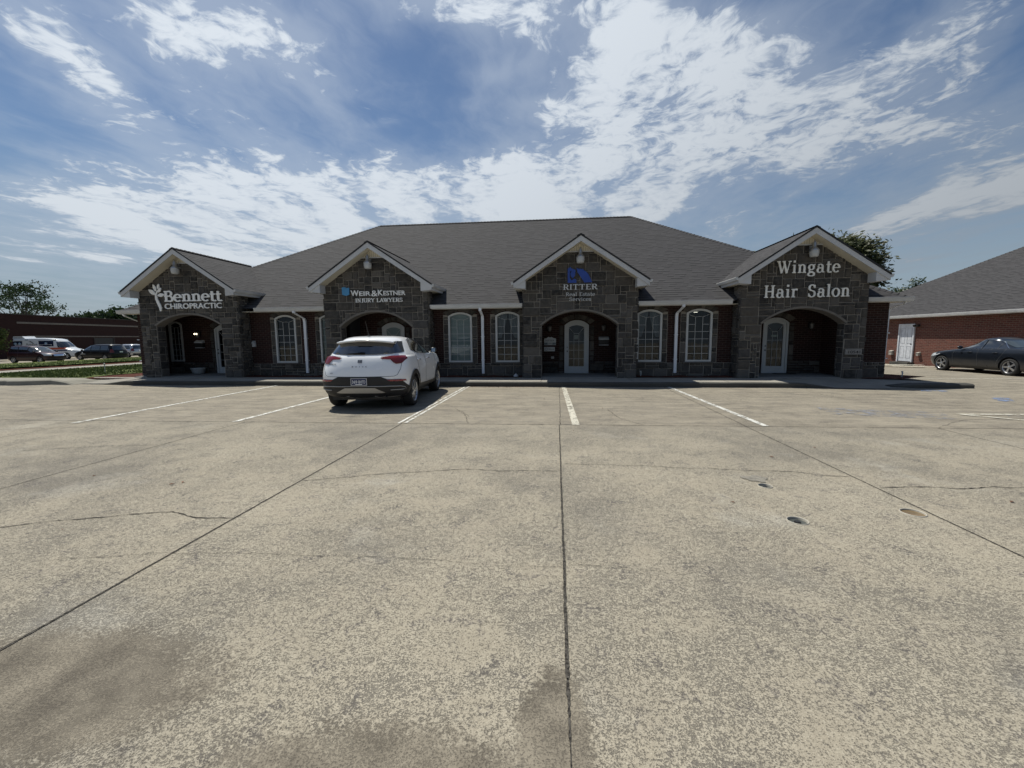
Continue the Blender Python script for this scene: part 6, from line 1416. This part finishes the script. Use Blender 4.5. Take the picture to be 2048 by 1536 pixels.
for (s0, s1, z0, z1) in ((-1.46,-1.20,.15,.80),(-1.06,-.82,.15,.80),(-1.46,-1.20,.95,1.80),(-1.06,-.82,.95,1.80)):
    q = MB(); wbox(q, s0, s1, z0, z0+.012, .031, .036); wbox(q, s0, s1, z1-.012, z1, .031, .036); wbox(q, s0, s0+.012, z0, z1, .031, .036); wbox(q, s1-.012, s1, z0, z1, .031, .036); q.build('door_panel', simple('panel_shadow', (.30,.31,.34), .5), dd_).matrix_parent_inverse = TI if False else Matrix()
q = MB(); q.tube([Wp(-1.48,.92,.03), Wp(-1.48,.92,.08)], .03, 8); q.build('handle', M_METAL, dd_)
for o in (c for c in dd_.children): pass
q = MB(); wbox(q, -1.70, -.58, -.26, -.06, .0, .35); tp(q, 'door_step', M_KERB, t_).matrix_parent_inverse = TI
t2 = thing('security_light', 'black twin security light by the top of the white side door', 'lamp', Wp(-1.80, 1.86, .0)); q = MB()
q.box(-.10,.0,-.06,.06,0,.10); q.lathe([(.001,.0),(.05,.02),(.07,.12),(.001,.12)], c=(-.14,-.10,-.02), n=10); q.lathe([(.001,.0),(.05,.02),(.07,.12),(.001,.12)], c=(-.14,.12,-.02), n=10); q.build('lamp_heads', M_BLACK, t2)
for s_, z_, w_, hh, lab in ((-.30,.30,.20,.20,'pale box on the brick wall left of the white side door'),(-1.98,.32,.14,.14,'small tan box on the brick wall right of the white side door')):
    t2 = thing('wall_box', lab, 'utility box', Wp(s_, z_, 0)); q = MB(); q.box(-.12,0,-w_/2,w_/2,0,hh); q.prism([(-.15,hh),(0,hh+.05),(0,hh)], lambda a, b: (a,-w_/2-.01,b), lambda a, b: (a,w_/2+.01,b)); q.build('cover', simple('box_tan', (.38,.36,.32), .6), t2)
t2 = thing('barrel', 'small dark round bin in the shadow beside the neighbouring building', 'bin', (18.75, 27.0, -.24)); q = MB(); q.lathe([(.001,0),(.20,0),(.23,.25),(.23,.55),(.20,.62),(.001,.63)], n=18); q.build('bin_body', M_RUST, t2, smooth=True)

# ================================================================ trees
def m_leaf(c0, c1):
    def f(t):
        tn = t.xyz(tone(t))[0]; c = t.mix(tn, c0, c1); d = t.new('ShaderNodeBsdfDiffuse'); t.l.new(c, d.inputs[0]); tr = t.new('ShaderNodeBsdfTranslucent'); t.l.new(c, tr.inputs[0])
        gl = t.new('ShaderNodeBsdfGlossy'); gl.inputs['Roughness'].default_value = .45; gl.inputs[0].default_value = (.5,.5,.5,1)
        m1 = t.new('ShaderNodeMixShader'); m1.inputs[0].default_value = .3; t.l.new(d.outputs[0], m1.inputs[1]); t.l.new(tr.outputs[0], m1.inputs[2])
        m2 = t.new('ShaderNodeMixShader'); m2.inputs[0].default_value = .05; t.l.new(m1.outputs[0], m2.inputs[1]); t.l.new(gl.outputs[0], m2.inputs[2]); return m2.outputs[0]
    return f
LEAF1 = mat('leaf_dark', m_leaf((.012,.026,.010), (.035,.065,.018))); LEAF2 = mat('leaf_olive', m_leaf((.03,.04,.015), (.085,.095,.03))); LEAF3 = mat('leaf_fresh', m_leaf((.022,.038,.010), (.06,.085,.022)))
BARK = mat('bark', lambda t: pbr(t, t.mix(t.noise(t.vm('MULTIPLY', t.tc('Object'), (6,6,1.2)), 3, 4), (.035,.028,.022), (.12,.10,.085)), .9))
def tree(name, label, loc, height, lobes, nclump, nleaf, ls, leafm, seed, trunk_r=.25, group=None, cs=.55, fork=.35):
    """lobes: ellipsoids (x,y,z,rx,ry,rz) in the tree's own space that the leaf clumps fill unevenly"""
    rd = random.Random(seed); t_ = thing(name, label, 'tree', loc, 0, group); q = MB(); tips = []
    zf = height*fork; q.tube([(0,0,-.8),(.02*height*.3,0,zf*.5),(0,.01,zf)], [trunk_r*1.25,trunk_r,trunk_r*.8], 9)
    vol = [l[3]*l[4]*l[5] for l in lobes]; tot = sum(vol)
    for l in lobes:
        for k in range(3):
            e = Vector((l[0]+rd.uniform(-.6,.6)*l[3], l[1]+rd.uniform(-.6,.6)*l[4], l[2]+rd.uniform(-.4,.6)*l[5])); m_ = Vector((0,0,zf*rd.uniform(.75,1))).lerp(e, .5)+Vector((rd.uniform(-.1,.1),rd.uniform(-.1,.1),-.05))*height*.3
            q.tube([(0,0,zf*.85), m_, e], [trunk_r*.5, trunk_r*.28, trunk_r*.08], 6, cap=False)
    q.build('trunk', BARK, t_, smooth=True)
    q = MB()
    for l, v in zip(lobes, vol):
        for k in range(max(2, int(nclump*v/tot))):
            th = rd.uniform(0, 2*math.pi); ph = math.acos(rd.uniform(-1, 1)); r = rd.random()**.38
            c = Vector((l[0]+l[3]*r*math.sin(ph)*math.cos(th), l[1]+l[4]*r*math.sin(ph)*math.sin(th), l[2]+l[5]*r*math.cos(ph))); cr_ = cs*rd.uniform(.5,1.3); bt = rd.random()
            for j in range(int(nleaf*rd.uniform(.6,1.3))):
                a = Vector((rd.gauss(0,1), rd.gauss(0,1), rd.gauss(0,.7)))*cr_*.5+c; u = Vector((rd.gauss(0,1), rd.gauss(0,1), rd.gauss(0,1))).normalized(); w_ = u.orthogonal().normalized(); s = ls*rd.uniform(.6,1.3)
                q.face([a-u*s, a+w_*s*.45, a+u*s, a-w_*s*.45], tone=max(0, min(1, bt*.6+rd.random()*.4)))
    q.build('crown', leafm, t_, recalc=False)
    return t_
tree('oak_tree', 'big round-crowned tree rising behind the hair salon gable', (21.6, 37.0, -.3), 10, [(0,0,6.3,3.6,3.2,2.5),(.8,-.3,7.8,2.5,2.4,1.5),(-2.9,.4,8.1,1.9,1.8,1.0),(1.9,-.2,6.3,1.4,2.0,1.5)], 520, 70, .19, LEAF2, 3, .32, cs=.85)
tree('maple_tree', 'open-branched tree above the left brick building', (-98.9, 70.1, -.6), 13.5, [(-1.5,0,10.2,5.2,4.5,2.4),(0,0,12.0,3.2,3,1.6),(5.6,0,8.5,2.6,2.3,1.1),(-5.0,0,9.0,2.6,2.4,1.3),(2.3,0,8.0,2.6,2.4,1.2)], 120, 34, .20, LEAF1, 11, .28, cs=1.15, fork=.38)
GT = 'tree line behind the left brick building'
tl = [(-142,96,7.5),(-136.7,96.3,8.2),(-131.5,98,7.4),(-125,97.4,7.8),(-119,97.9,8.2),(-113.5,98.5,9.4),(-108.5,99,9.2),(-104,102,8.4),(-150,92,9)]
TLL = ['low dark tree at the far left of the tree line, behind the open-branched tree', 'rounded dark tree under the open-branched tree', 'lowest tree right of the open-branched tree', 'flat-topped dark tree in the middle of the left tree line', 'dark tree left of the highest crown in the left tree line', 'highest dark crown of the left tree line, near the portico', 'dark tree right of the highest crown in the left tree line', 'dark tree nearest the stone portico in the left tree line', 'tall dark tree at the left frame edge behind the brick building']
for i, ((x, y, hh), lab) in enumerate(zip(tl, TLL)):
    hh = hh*1.12+.9; tree('distant_tree', lab, (x, y, -.6), hh, [(0,0,hh*.62,3.8,3,hh*.30),(1.5,0,hh*.72,2.6,2,hh*.24),(-1.8,0,hh*.5,2.8,2,hh*.3)], 90, 34, .38, LEAF1, 40+i, .25, GT, cs=1.4)
GT = 'trees behind the gap between the two right buildings'
for i, (x, y, hh, lab) in enumerate(((45.5,66,8.3,'lower dark tree left of the gap above the right building eave'),(49.6,65.5,10.0,'tallest dark tree showing between the salon gable and the right roof'),(53.0,64.5,9.3,'dark tree half hidden behind the right building hip roof'))):
    tree('gap_tree', lab, (x, y, -.4), hh, [(0,0,hh*.62,2.4,2.4,hh*.26),(.9,0,hh*.8,1.5,1.4,hh*.14),(-1.2,0,hh*.55,1.6,1.6,hh*.2)], 150, 40, .24, LEAF1, 70+i, .22, GT, cs=1.0)
tree('small_tree', 'small light green tree at the left frame edge before the brick building', (-59.6, 39.2, -.55), 3.6, [(-.6,0,2.3,1.2,1.2,.8),(.3,0,3.0,.8,.7,.5),(-.5,0,1.6,1.1,1,.6)], 60, 34, .13, LEAF3, 90, .08, cs=.5)
# lamp post whose head reaches into the frame
t_ = thing('street_lamp', 'dark street lamp head reaching in at the left frame edge above the brick building', 'street lamp', (-53.9, 34.6, -.5))
q = MB(); q.tube([(0,0,0),(0,0,5.6)], [.09,.06], 10); q.tube([(0,0,5.45),(.5,0,5.75),(.9,0,5.8)], .03, 6); q.build('pole', M_METAL, t_)
q = MB(); q.box(.8,1.65,-.18,.18,5.74,5.90); q.box(.9,1.6,-.14,.14,5.71,5.738); q.build('lamp_head', M_METAL, t_)
